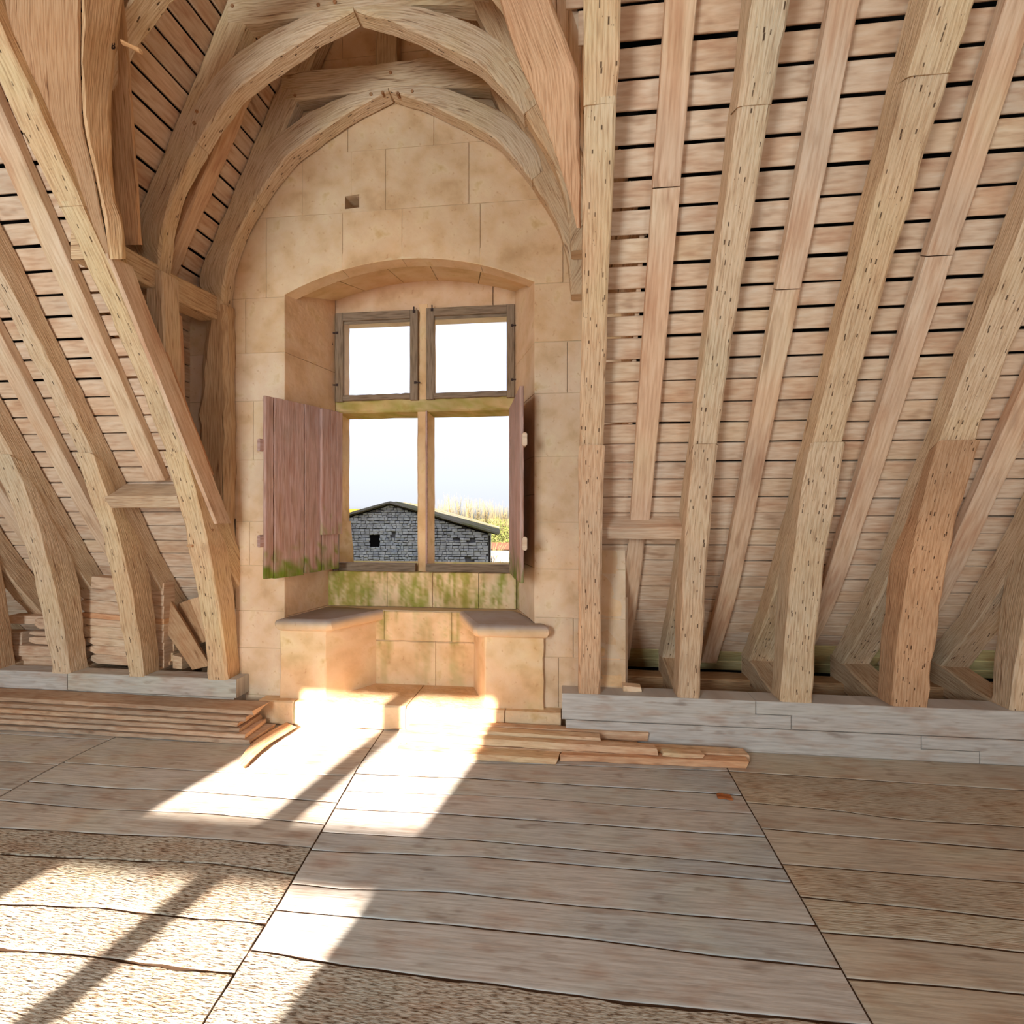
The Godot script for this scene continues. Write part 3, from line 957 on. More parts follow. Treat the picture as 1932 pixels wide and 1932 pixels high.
func build_window() -> void:
	var w := thing("window_1", "stone cross window with two wooden casements above and open lights below", "window", "", "structure")
	var st := {"ch": 0.012, "amp": 0.004, "step": 0.06, "cols": 3, "smooth": false, "tint": Color(0.93, 0.83, 0.66)}
	var stm := st.duplicate()
	stm["paint"] = func(p: Vector3, t: Color) -> Color:
		var m := clampf(0.75 + 0.9 * noise.get_noise_3d(p.x * 7.0, p.y * 16.0, p.z * 9.0), 0.0, 1.0)
		var b := shade(t, p, 2.0)
		return Color(b.r * lerpf(1, 0.55, m), b.g * lerpf(1, 0.66, m), b.b * lerpf(1, 0.34, m))
	# mullion, lower and upper length, and the mossy transom
	part("mullion", loft([[Vector3(-1.253, 1.0, -4.10), Vector3(-1.168, 1.0, -4.10), Vector3(-1.158, 1.0, -4.31), Vector3(-1.262, 1.0, -4.31)], [Vector3(-1.253, 2.33, -4.10), Vector3(-1.168, 2.33, -4.10), Vector3(-1.158, 2.33, -4.31), Vector3(-1.262, 2.33, -4.31)]], M.stone, st), w)
	part("mullion", loft([[Vector3(-1.24, 2.42, -4.08), Vector3(-1.152, 2.42, -4.08), Vector3(-1.150, 2.42, -4.31), Vector3(-1.25, 2.42, -4.31)], [Vector3(-1.24, 3.2, -4.08), Vector3(-1.152, 3.2, -4.08), Vector3(-1.150, 3.2, -4.31), Vector3(-1.25, 3.2, -4.31)]], M.stone, st), w)
	part("mullion_rebate", mbox(Vector3(-1.178, 1.02, -4.102), Vector3(-1.166, 2.33, -4.085), M.paint), w)
	part("transom", loft([[Vector3(-1.99, 2.325, -4.085), Vector3(-1.99, 2.43, -4.075), Vector3(-1.99, 2.41, -4.31), Vector3(-1.99, 2.31, -4.31)], [Vector3(-0.40, 2.325, -4.085), Vector3(-0.40, 2.44, -4.075), Vector3(-0.40, 2.42, -4.31), Vector3(-0.40, 2.31, -4.31)]], M.stone, stm), w)
	# stone jambs and outer sill
	var lich := st.duplicate()
	lich["paint"] = func(p: Vector3, t: Color) -> Color:
		var m := clampf(0.9 * noise.get_noise_3d(p.x * 14.0, p.y * 11.0, p.z * 14.0) + 0.5 - (p.y - 1.1), 0.0, 0.8)
		var b := shade(t, p, 2.0)
		return Color(b.r * lerpf(0.9, 0.62, m), b.g * lerpf(0.9, 0.58, m), b.b * lerpf(0.95, 0.30, m))
	for y in [[1.0, 1.42, 0.05], [1.42, 2.36, 0.0], [2.36, 3.2, 0.0]]:
		part("jamb_stone", loft([[Vector3(-2.06, y[0], -4.09), Vector3(-1.925, y[0], -4.09), Vector3(-1.925 + y[2], y[0], -4.31), Vector3(-2.06, y[0], -4.31)], [Vector3(-2.06, y[1], -4.09), Vector3(-1.925, y[1], -4.09), Vector3(-1.925 + y[2] * 0.3, y[1], -4.31), Vector3(-2.06, y[1], -4.31)]], M.stone, lich), w)
		part("jamb_stone", loft([[Vector3(-0.46, y[0], -4.09), Vector3(-0.34, y[0], -4.09), Vector3(-0.34, y[0], -4.31), Vector3(-0.48, y[0], -4.31)], [Vector3(-0.46, y[1], -4.09), Vector3(-0.34, y[1], -4.09), Vector3(-0.34, y[1], -4.31), Vector3(-0.48, y[1], -4.31)]], M.stone, lich), w)
	part("outer_sill", loft([[Vector3(-1.99, 0.9, -4.12), Vector3(-1.99, 1.06, -4.12), Vector3(-1.99, 1.06, -4.46), Vector3(-1.99, 0.9, -4.46)], [Vector3(-0.40, 0.9, -4.12), Vector3(-0.40, 1.06, -4.12), Vector3(-0.40, 1.06, -4.46), Vector3(-0.40, 0.9, -4.46)]], M.stone, stm), w)
	part("window_sill", beam(Vector3(-1.95, 1.045, -4.075), Vector3(-1.255, 1.045, -4.075), Vector3(0, 0, 0.05), Vector3(0, 0.07, 0), M.frame, {"ch": 0.006, "amp": 0.004}), w)
	part("window_sill", beam(Vector3(-1.165, 1.045, -4.075), Vector3(-0.43, 1.045, -4.075), Vector3(0, 0, 0.05), Vector3(0, 0.065, 0), M.frame, {"ch": 0.006, "amp": 0.004}), w)
	part("side_frame", beam(Vector3(-1.925, 1.0, -4.05), Vector3(-1.925, 2.33, -4.05), Vector3(0.035, 0, 0), Vector3(0, 0, 0.04), M.frame, {"ch": 0.004, "amp": 0.002}), w)
	# the two glazed casements
	for q in [[-1.934, -1.232, -4.06, 3.145, 0.066], [-1.160, -0.440, -4.055, 3.15, 0.064]]:
		var cs := MeshInstance3D.new()
		var x0: float = q[0]
		var x1: float = q[1]
		var z: float = q[2]
		var y1: float = q[3]
		var fw: float = q[4]
		var y0 := 2.412
		var o := {"ch": 0.003, "amp": 0.0015, "step": 0.12, "tint": Color(1.18, 1.08, 1.0)}
		var f := part("casement", beam(Vector3(x0 + fw / 2, y0, z), Vector3(x0 + fw / 2, y1, z), Vector3(fw, 0, 0), Vector3(0, 0, 0.035), M.frame, o), w)
		cs.free()
		part("stile", beam(Vector3(x1 - fw / 2, y0, z), Vector3(x1 - fw / 2, y1, z), Vector3(fw, 0, 0), Vector3(0, 0, 0.035), M.frame, o), f)
		part("rail", beam(Vector3(x0 + fw, y1 - fw * 0.5, z), Vector3(x1 - fw, y1 - fw * 0.5, z), Vector3(0, 0, 0.035), Vector3(0, fw, 0), M.frame, o), f)
		part("rail", beam(Vector3(x0 + fw, y0 + 0.030, z), Vector3(x1 - fw, y0 + 0.034, z), Vector3(0, 0, 0.03), Vector3(0, 0.045, 0), M.frame, {"ch": 0.006, "amp": 0.006, "freq": 12.0, "step": 0.04}), f)
		part("putty_bead", beam(Vector3(x0 + fw, y1 - fw - 0.010, z - 0.012), Vector3(x1 - fw, y1 - fw - 0.010, z - 0.012), Vector3(0, 0, 0.012), Vector3(0, 0.022, 0), M.frame, {"ch": 0.002, "amp": 0.001, "tint": Color(1.25, 1.2, 0.95)}), f)
		part("glass_pane", mbox(Vector3(x0 + fw * 0.9, y0 + 0.03, z - 0.012), Vector3(x1 - fw * 0.9, y1 - fw * 0.9, z - 0.009), M.glass), f)
		var side := 1.0 if x0 < -1.5 else -1.0
		var hx := x0 if side > 0 else x1
		for e in [[hx, 2.55, 0], [hx, 2.98, 0], [(x1 if side > 0 else x0), 2.55, 0], [(x1 - 0.03 if side > 0 else x0 + 0.05), y1, 1]]:
			if e[0] == x0 and side < 0 and e[2] == 0:
				continue
			var c := MB.new()
			var p := Vector3(e[0], e[1], z + 0.02)
			var d := Vector3(0.022, 0.004, 0.004) if e[2] == 0 else Vector3(0.004, 0.022, 0.004)
			c.box(p - d, p + d, Color(1, 1, 1))
			var inw := Vector3(0.018 * (1.0 if e[0] == x0 else -1.0), 0, 0) if e[2] == 0 else Vector3(0, -0.018, 0)
			c.box(p + inw - Vector3(0.009, 0.009, 0.006), p + inw + Vector3(0.009, 0.009, 0.006), Color(1, 1, 1))
			part("latch", c.mesh(M.iron), f)
	for e in [[-1.965, 2.91], [-1.965, 2.56]]:
		part("iron_pintle", loft([[Vector3(e[0] - 0.012, e[1] - 0.025, -4.03), Vector3(e[0] + 0.014, e[1] - 0.03, -4.03), Vector3(e[0] + 0.014, e[1] - 0.03, -4.055), Vector3(e[0] - 0.012, e[1] - 0.025, -4.055)], [Vector3(e[0] - 0.005, e[1] + 0.03, -4.03), Vector3(e[0] + 0.010, e[1] + 0.03, -4.03), Vector3(e[0] + 0.010, e[1] + 0.03, -4.055), Vector3(e[0] - 0.005, e[1] + 0.03, -4.055)]], M.iron, {"ch": 0.004, "amp": 0.003, "step": 0.02, "smooth": false}), w)

func build_seats() -> void:
	for s in 2:
		var o := thing("stone_window_seat", "stone seat below the broad open shutter, its foot touched by the sun patch" if s == 0 else "stone seat with green-streaked side, next to the pegged gable truss", "stone seat", "stone seats facing each other in the window niche")
		var foot: Array = [Vector3(-2.075, 0, -3.462), Vector3(-1.73, 0, -3.465), Vector3(-1.50, 0, -3.86), Vector3(-1.97, 0, -3.97)] if s == 0 else [Vector3(-0.58, 0, -3.455), Vector3(-0.175, 0, -3.462), Vector3(-0.43, 0, -3.97), Vector3(-0.735, 0, -3.86)]
		var secs := []
		for y in [0.163, 0.40, 0.655]:
			var r := []
			for p in foot: r.append(p + Vector3(0, y, 0))
			secs.append(r)
		var pm := moss if s == 1 else func(p: Vector3, t: Color) -> Color: return shade(t, p, 5.0)
		part("body", loft(secs, M.stone, {"ch": 0.008, "amp": 0.006, "step": 0.04, "cols": 8, "paint": pm, "smooth": false, "tint": Color(1.0, 0.92, 0.80)}), o)
		var top: Array = [Vector3(-2.085, 0, -3.405), Vector3(-1.675, 0, -3.41), Vector3(-1.425, 0, -3.89), Vector3(-1.955, 0, -3.99)] if s == 0 else [Vector3(-0.640, 0, -3.375), Vector3(-0.115, 0, -3.40), Vector3(-0.435, 0, -3.99), Vector3(-0.875, 0, -3.92)]
		var c := Vector3.ZERO
		for p in top: c += p * 0.25
		secs = []
		for q in [[0.650, 0.060], [0.660, 0.018], [0.680, 0.003], [0.705, 0.0], [0.724, 0.006], [0.735, 0.020], [0.739, 0.040]]:
			var r := []
			for p in top: r.append(p + (c - p).normalized() * q[1] * 1.4 + Vector3(0, q[0], 0))
			secs.append(r)
		var grey := func(p: Vector3, t: Color) -> Color:
			var k := clampf((p.y - 0.70) / 0.03, 0.0, 1.0)
			var b := shade(t, p, 1.0)
			return Color(b.r * lerpf(0.95, 0.62, k), b.g * lerpf(0.9, 0.66, k), b.b * lerpf(0.8, 0.80, k))
		part("top_slab", loft(secs, M.stone, {"ch": 0.02, "amp": 0.004, "step": 0.01, "cols": 8, "paint": grey}), o)

func build_shutters() -> void:
	for s in 2:
		var o := thing("window_shutter", "open brown-red plank shutter with green moss at its foot, seen nearly face on" if s == 0 else "open plank shutter seen almost edge on, throwing a dark shadow on the niche side", "shutter", "open window shutters")
		var Hn := Vector3(-1.845, 0, -3.93) if s == 0 else Vector3(-0.475, 0, -3.97)
		var Fr := Vector3(-2.085, 0, -3.30) if s == 0 else Vector3(-0.318, 0, -3.235)
		var U := (Hn - Fr).normalized() if s == 0 else (Fr - Hn).normalized()
		var A := Fr if s == 0 else Hn
		var ln := Hn.distance_to(Fr)
		var N := Vector3(-U.z, 0, U.x) if s == 0 else Vector3(U.z, 0, -U.x)
		if s == 0 and N.x < 0: N = -N
		if s == 1 and N.x > 0: N = -N
		var y0 := 1.035
		var y1 := 2.305
		var cuts := [0.0, 0.075, 0.335, 0.50, ln] if s == 0 else [0.0, 0.16, 0.45, ln]
		var green := func(p: Vector3, t: Color) -> Color:
			var b := shade(t, p, 4.0)
			var n1 := noise.get_noise_3d(p.x * 22.0 + p.z * 20.0, p.y * 8.0, 4.0)
			var st := clampf(noise.get_noise_3d(p.x * 30.0 + p.z * 30.0, p.y * 2.2, 9.0) * 1.3 + 0.25 - (p.y - 1.3) * 0.35, 0.0, 0.6)
			b = Color(b.r * lerpf(1, 0.6, st), b.g * lerpf(1, 0.6, st), b.b * lerpf(1, 0.5, st))
			var m := clampf((1.26 - p.y) * 5.0 + n1 * 1.5 - 0.3, 0.0, 1.0) if p.y < 1.45 else 0.0
			return Color(lerpf(b.r, b.r * 0.36, m), lerpf(b.g, b.g * 0.75, m), lerpf(b.b, b.b * 0.10, m))
		for k in cuts.size() - 1:
			var secs := []
			var lo := y0 + (0.0 if k < 2 else 0.012) + rnd(-0.004, 0.004)
			for y in [lo, y1 - rnd(0.0, 0.006)]:
				var a = A + U * (cuts[k] + 0.003) + Vector3(0, y, 0)
				var b = A + U * (cuts[k + 1] - 0.003) + Vector3(0, y, 0)
				secs.append([a, b, b - N * 0.026, a - N * 0.026])
			part("plank", loft(secs, M.paint, {"ch": 0.005, "amp": 0.003, "step": 0.035, "cols": 6, "paint": green, "tint": vary(Color(1, 1, 1), 0.05)}), o)
		if s == 0:
			# a patch of boards nailed over the hinge side
			var patchy := func(p: Vector3, t: Color) -> Color:
				var b := shade(t, p, 4.0)
				var m := clampf((1.5 - p.y) * 3.2 + noise.get_noise_3d(p.x * 25.0, p.y * 9.0, p.z * 25.0) * 1.1 - 0.2, 0.0, 0.8)
				return Color(lerpf(b.r, b.r * 0.5, m), lerpf(b.g, b.g * 0.72, m), lerpf(b.b, b.b * 0.3, m))
			for q in [[0.475, 0.565], [0.566, 0.625], [0.626, ln + 0.012]]:
				var secs := []
				for y in [1.325, y1 - 0.012]:
					var a: Vector3 = A + U * q[0] + Vector3(0, y, 0) + N * 0.026
					var b: Vector3 = A + U * q[1] + Vector3(0, y, 0) + N * 0.026
					secs.append([a, b, b - N * 0.025, a - N * 0.025])
				part("patch_board", loft(secs, M.paint, {"ch": 0.003, "amp": 0.002, "step": 0.035, "cols": 4, "paint": patchy}), o)
		for y in [1.30, 1.96]:
			var p := Fr + Vector3(0, y, 0) - N * 0.028
			part("hinge_block", beam(p - (U if s == 0 else -U) * 0.025, p + (U if s == 0 else -U) * 0.08, Vector3(0, 0.085, 0), N * 0.03, M.paint if s == 0 else M.offcut, {"ch": 0.008, "amp": 0.002}), o)

# ---------------------------------------------------------------- roof boards
func roof_board(parent: Node3D, a0: Vector3, a1: Vector3, b0: Vector3, b1: Vector3, N: Vector3, tint: Color) -> void:
	# a0-a1 lower edge, b0-b1 upper edge
	var secs := []
	for f in [0.0, 1.0]:
		var l := a0.lerp(a1, f)
		var u := b0.lerp(b1, f)
		secs.append([l, u, u - N * 0.022, l - N * 0.022])
	part("roof_board", loft(secs, M.board, {"ch": 0.003, "amp": 0.002, "step": 0.5, "cols": 1, "tint": tint, "smooth": false}), parent)

func build_boards() -> void:
	var ceil_ := thing("ceiling", "pale horizontal boards of the main roof slope with dark gaps between them", "ceiling", "", "structure")
	var N := Vector3(0, -0.4998, 0.8662)
	var s_end := (4.42 - 0.23) / 0.8662
	for seg in [[-6.3, -4.96], [-4.955, -3.72], [-3.715, -2.47], [0.09, 1.385], [1.39, 2.685], [2.69, 4.2]]:
		var s := 0.0 + rnd(-0.01, 0.01)
		while s < s_end:
			var wd := 0.121 + rnd(-0.006, 0.006)
			if s < 0.9: wd = 0.105 + rnd(-0.012, 0.012)
			var gap := rnd(0.007, 0.012) + (0.006 if s > 2.2 else 0.0)
			if s < 0.7: gap = 0.006
			var y0 := 0.23 + s * 0.8662
			var y1 := 0.23 + (s + wd - gap) * 0.8662
			var x0: float = seg[0]
			var x1: float = seg[1]
			if x1 == -2.47: x1 = maxf(-2.47, xd(y0) + 0.03)
			if x0 == 0.09: x0 = minf(0.09, 2.0 * MID - xd(y0) - 0.03)
			var dz := rnd(-0.004, 0.004)
			var tint := vary(Color(1.0, 0.97, 0.94), 0.06)
			if y0 < 1.9 and rng.randf() < 0.45: tint = vary(Color(0.98, 0.99, 1.02), 0.05)
			if x0 > 0 and y0 < 0.42: tint = Color(0.92, 0.98, 0.62) * rnd(0.85, 1.05)
			var q := rnd(-0.003, 0.003)
			roof_board(ceil_, Vector3(x0, y0 + q, zb(y0) + dz), Vector3(x1 - 0.002, y0 - q, zb(y0) + dz), Vector3(x0, y1 + q, zb(y1) + dz), Vector3(x1 - 0.002, y1 - q, zb(y1) + dz), N, tint)
			s += wd
	# dormer slopes
	var dorm := thing("ceiling", "boards of the dormer roof slopes running towards the gable wall", "ceiling", "", "structure")
	for sd in 2:
		var y := 2.86
		while y < 5.0:
			var wd := rnd(0.105, 0.125)
			var gap := rnd(0.011, 0.016)
			var y1 := y + wd - gap
			var xa := xd(y)
			var xb := xd(y1)
			var nn := Vector3(0.903, -0.429, 0)
			if sd == 1:
				xa = 2 * MID - xa
				xb = 2 * MID - xb
				nn.x = -nn.x
			roof_board(dorm, Vector3(xa, y, zb(y) - 0.03), Vector3(xa, y, -3.53), Vector3(xb, y1, zb(y1) - 0.03), Vector3(xb, y1, -3.53), nn, vary(Color(0.95, 0.90, 0.84), 0.07))
			y += wd
		# upright cheek below the slope
		y = 1.18
		var x := -2.80 if sd == 0 else 0.34
		while y < 2.9:
			var wd := rnd(0.105, 0.13)
			var y1 := y + wd - rnd(0.004, 0.009)
			roof_board(dorm, Vector3(x, y, zb(y) - 0.02), Vector3(x, y, -3.53), Vector3(x, y1, zb(y1) - 0.02), Vector3(x, y1, -3.53), Vector3(1 if sd == 0 else -1, 0, 0), vary(Color(0.90, 0.82, 0.74), 0.07))
			y += wd
		part("cheek_backing", slab(PackedVector2Array([Vector2(-4.45, 0.9), Vector2(zb(0.9) - 0.12, 0.9), Vector2(zb(1.25) - 0.10, 1.25), Vector2(zb(3.4) - 0.1, 3.4), Vector2(-4.45, 3.4)]), Vector3(x + (-0.03 if sd == 0 else 0.03), 0, 0), Vector3(0, 0, 1), Vector3.UP, Vector3(1 if sd == 0 else -1, 0, 0), 0.05, 0.0, M.slate, Color(1, 1, 1), true), dorm)

# ---------------------------------------------------------------- main roof trusses
func in_r(y: float) -> float:                      # inner face of the straight rafter
	return zb(y) + 0.19 if y < 1.5 else lerpf(zb(y) + 0.19, zi(y) - 0.004, clampf((y - 1.5) / 0.35, 0, 1))
func truss(x0: float, x1: float, label: String, post_tint: Color, tint: Color, o := {}) -> Node3D:
	var t := thing("roof_truss", label, "roof truss", "roof trusses of the main slope")
	var xc := (x0 + x1) * 0.5
	var h := (x1 - x0) * 0.5
	var hu: float = o.get("upper", h * 0.92)
	var up_from: float = o.get("joint", 3.16)
	# rafter along the boards
	var secs := []
	for y in [0.40, 0.8, 1.2, 1.6, 1.9, 2.2, 2.6, 2.9, up_from + 0.02, up_from + 0.06, 3.5, 3.9, 4.3]:
		var hh := lerpf(h, hu, clampf((y - 0.4) / 2.0, 0, 1))
		var zo := zb(y) + 0.004
		var zn := in_r(y)
		if y > up_from + 0.03: zn = zi(y) - 0.07
		secs.append([Vector3(xc - hh, y, zn), Vector3(xc + hh, y, zn), Vector3(xc + hh, y, zo), Vector3(xc - hh, y, zo)])
	part("rafter", loft(secs, M.timber, {"tint": tint, "special": {0: M.soffit}, "amp": 0.010, "ch": 0.012, "cols": 3, "freq": 2.6, "smooth": false}), t)
	# upright post from the wall plate, curving into the rafter
	secs = []
	for q in [[0.315, 0.155], [0.6, 0.16], [0.95, 0.185], [1.25, 0.18], [1.5, 0.13], [1.72, 0.10], [1.88, 0.08]]:
		var y: float = q[0]
		secs.append([Vector3(x0 - 0.003, y, zi(y) + 0.006), Vector3(x1 + 0.003, y, zi(y) + 0.006), Vector3(x1 + 0.003, y - 0.05 * (1.0 if y > 1.3 else 0.0), zi(y) - q[1]), Vector3(x0 - 0.003, y - 0.05 * (1.0 if y > 1.3 else 0.0), zi(y) - q[1])])
	part("ashlar_post", loft(secs, M.timber, {"tint": post_tint, "special": {0: M.soffit}, "amp": 0.012, "ch": 0.012, "cols": 3, "freq": 2.6}), t)
	# upper curved brace that bends the soffit inwards
	secs = []
	for y in [up_from, 3.3, 3.46, 3.65, 3.85, 4.1, 4.4]:
		if y < up_from: continue
		secs.append([Vector3(xc - hu - 0.003, y, zi(y) + 0.001), Vector3(xc + hu + 0.003, y, zi(y) + 0.001), Vector3(xc + hu + 0.003, y + 0.04, zi(y) - 0.10), Vector3(xc - hu - 0.003, y + 0.04, zi(y) - 0.10)])
	part("curved_brace", loft(secs, M.timber, {"tint": tint, "special": {0: M.soffit}, "amp": 0.010, "ch": 0.011, "cols": 3}), t)
	# sole piece from the plate back to the rafter foot
	if o.get("sole", true):
		secs = []
		for q in [[-3.40, 0.33, 0.325], [-3.62, 0.33, 0.345], [-3.86, 0.32, 0.40], [-4.10, 0.30, 0.44]]:
			secs.append([Vector3(x0, 0.20, q[0]), Vector3(x1, 0.20, q[0]), Vector3(x1, q[2], q[0]), Vector3(x0, q[2], q[0])])
		part("sole_piece", loft(secs, M.timber, {"tint": Color(0.78, 0.74, 0.70), "amp": 0.008, "ch": 0.01}), t)
	return t

func peg(parent: Node3D, at: Vector3, N: Vector3, r := 0.014, tint := Color(0.62, 0.42, 0.30)) -> void:
	var secs := []
	var a := N.cross(Vector3.UP)
	if a.length() < 0.3: a = N.cross(Vector3.RIGHT)
	a = a.normalized() * r
	var b := N.cross(a).normalized() * r
	for k in 2:
		var p := at + N * (0.006 if k else -0.03)
		secs.append([p + a, p + b, p - a, p - b])
	part("peg", loft(secs, M.timber, {"ch": r * 0.42, "amp": 0.0, "cols": 1, "step": 1.0, "tint": tint, "smooth": false}), parent)

func common(x: float, w: float, y0: float, y1: float, joint: float, label: String, tint: Color) -> void:
	var t := thing("common_rafter", label, "rafter", "thin sawn rafters between the trusses")
	var th := 0.055
	var n := Vector3(0, -0.4998, 0.8662)
	for q in ([[y0, joint - 0.002], [joint + 0.002, y1]] if joint > 0 else [[y0, y1]]):
		var secs := []
		for f in [0.0, 0.25, 0.5, 0.75, 1.0]:
			var y := lerpf(q[0], q[1], f)
			var p := Vector3(x, y, zb(y) + 0.003)
			secs.append([p + n * th - Vector3(w / 2, 0, 0), p + n * th + Vector3(w / 2, 0, 0), p + Vector3(w / 2, 0, 0), p - Vector3(w / 2, 0, 0)])
		part("rafter_length", loft(secs, M.lath, {"tint": tint, "amp": 0.003, "ch": 0.004, "step": 0.15}), t)

func build_trusses() -> void:
	var tan_ := Color(1.0, 1.02, 1.01)
	var t0 := truss(0.055, 0.190, "truss with two round pegs standing where the boarded slope meets the stone gable", Color(0.92, 0.80, 0.74), Color(1.0, 0.90, 0.82), {"sole": false, "upper": 0.066, "joint": 3.20})
	for py in [335, 397]:
		peg(t0, onz(1103, py, zi(2.95 if py == 335 else 2.80) + 0.01), Vector3(0, -0.45, 0.89), 0.012, Color(0.85, 0.75, 0.62))
	truss(0.685, 0.815, "slender truss with nail-holed soffit, first one beyond the trimmed bay and the stone pier", Color(0.96, 0.92, 0.90), tan_, {"upper": 0.064})
	truss(1.305, 1.480, "broad cracked truss whose foot stands just past the stepped joint of the wall plate", tan_, Color(1.03, 0.99, 0.93), {"upper": 0.074, "joint": 3.2})
	truss(1.945, 2.140, "truss with a reddish white-flecked lower post", Color(0.86, 0.70, 0.60), tan_, {"upper": 0.085})
	truss(2.60, 2.78, "truss at the outer end of the plain boarded slope, mostly cut by the frame", tan_, tan_)
	truss(3.25, 3.42, "truss beyond the end of the frame on the plain boarded slope", tan_, tan_)
	var l1 := truss(-2.545, -2.405, "truss beside the left jamb of the gable, with a sister plank nailed to its flank", Color(1.0, 0.92, 0.82), Color(1.0, 0.95, 0.84), {"joint": 3.02})
	for q in [[303, 655], [290, 628], [362, 1030], [376, 880], [386, 916], [400, 1000]]:
		var p := onx(q[0], q[1], -2.404)
		peg(l1, p, Vector3(1, 0, 0), 0.012, Color(0.75, 0.6, 0.48))
	# sister plank nailed on its flank, with a thin lath on top
	var secs := []
	for q in [[207, 498, 240, 492], [262, 600, 285, 610], [310, 706, 318, 690], [354, 808, 378, 820], [430, 985, 441, 972]]:
		var a := onx(q[0], q[1], -2.40)
		var b := onx(q[2], q[3], -2.40)
		secs.append([a, b, b - Vector3(0.02, 0, 0), a - Vector3(0.02, 0, 0)])
	secs = []
	for y in [1.42, 2.0, 2.5, 2.84]:
		var zo := zb(y) + 0.02
		var a := Vector3(-2.378, y, zo)
		var b := Vector3(-2.378, y, zo + 0.155)
		secs.append([b, a, a - Vector3(0.027, 0, 0), b - Vector3(0.027, 0, 0)])
	part("sister_plank", loft(secs, M.lath, {"amp": 0.003, "tint": Color(0.92, 0.88, 0.84)}), l1, "greyer plank nailed to the flank")
	secs = []
	for y in [1.75, 2.1, 2.45]:
		var zo := zb(y) - 0.005
		var a := Vector3(-2.385, y, zo)
		var b := Vector3(-2.385, y, zo + 0.022)
		secs.append([b, a, a - Vector3(0.03, 0, 0), b - Vector3(0.03, 0, 0)])
	part("lath", loft(secs, M.timber, {"amp": 0.003, "tint": Color(0.86, 0.62, 0.48)}), l1, "thin reddish lath")
	truss(-3.170, -3.050, "bulging truss with a pale streaked post, right of the tall stack of battens", Color(1.02, 0.98, 0.90), tan_, {"joint": 3.0})
	truss(-3.790, -3.645, "truss whose post stands between the tall and the low stack of battens", tan_, tan_, {"joint": 3.05})
	truss(-4.400, -4.270, "truss cut by the frame, its foot beside the low stack of battens", Color(0.86, 0.76, 0.68), Color(0.95, 0.88, 0.82), {})
	truss(-5.02, -4.88, "truss outside the frame beyond the low stack of battens", tan_, tan_, {})
	var pk := Color(1.0, 0.94, 0.90)
	common(0.44, 0.122, 1.475, 4.3, 3.02, "thin rafter ending on the trimmer beside the stone gable", Color(1.0, 0.90, 0.84))
	common(1.065, 0.115, 0.36, 4.3, 2.62, "thin flat rafter between the slender truss and the broad cracked truss", pk)
	common(1.71, 0.118, 0.36, 4.3, 2.72, "thin flat rafter between the broad cracked truss and the red-posted truss", pk)
	common(2.37, 0.125, 0.36, 4.3, 2.7, "thin flat rafter beyond the red-posted truss", pk)
	common(-2.775, 0.125, 1.74, 4.3, 0.0, "thin pinkish rafter ending on the short trimmer", Color(1.02, 0.94, 0.86))
	common(-3.42, 0.12, 0.4, 4.3, 0.0, "thin rafter behind the tall stack of battens", Color(1.0, 0.95, 0.88))
	common(-4.05, 0.12, 0.4, 4.3, 0.0, "thin rafter behind the low stack of battens", pk)
	# trimmers and the jack under the right-hand one
	var n := Vector3(0, -0.4998, 0.8662)
	var tr := {"tint": Color(0.90, 0.86, 0.82), "amp": 0.003, "ch": 0.005}
	var c := Vector3(0, 1.44, zb(1.44)) + n * 0.075
	solo("trimmer_beam", beam(c + Vector3(0.18, 0, 0), c + Vector3(0.70, 0, 0), Vector3(0, 0.8662, 0.4998) * 0.085, n * 0.15, M.lath, tr), "short trimmer beam between the gable truss and the slender truss", "beam", "trimmers under cut rafters")
	c = Vector3(0, 1.665, zb(1.665)) + n * 0.11
	solo("trimmer_beam", beam(c + Vector3(-3.06, 0, 0), c + Vector3(-2.54, 0, 0), Vector3(0, 0.9, 0.43) * 0.085, n * 0.19, M.timber, {"tint": Color(0.85, 0.80, 0.76), "amp": 0.004, "ch": 0.006}), "short trimmer beam between the bulging truss and the jamb-side truss", "beam", "trimmers under cut rafters")
	var secs2 := []
	for y in [0.33, 0.8, 1.37]:
		var z := zb(y) + 0.06
		var x := lerpf(0.40, 0.42, y)
		secs2.append([Vector3(x - 0.05, y, z), Vector3(x + 0.055, y, z), Vector3(x + 0.055, y, z - 0.05), Vector3(x - 0.05, y, z - 0.05)])
	solo("jack_rafter", loft(secs2, M.lath, {"tint": Color(0.95, 0.90, 0.86), "amp": 0.004}), "short upright board under the trimmer behind the stone pier", "rafter")

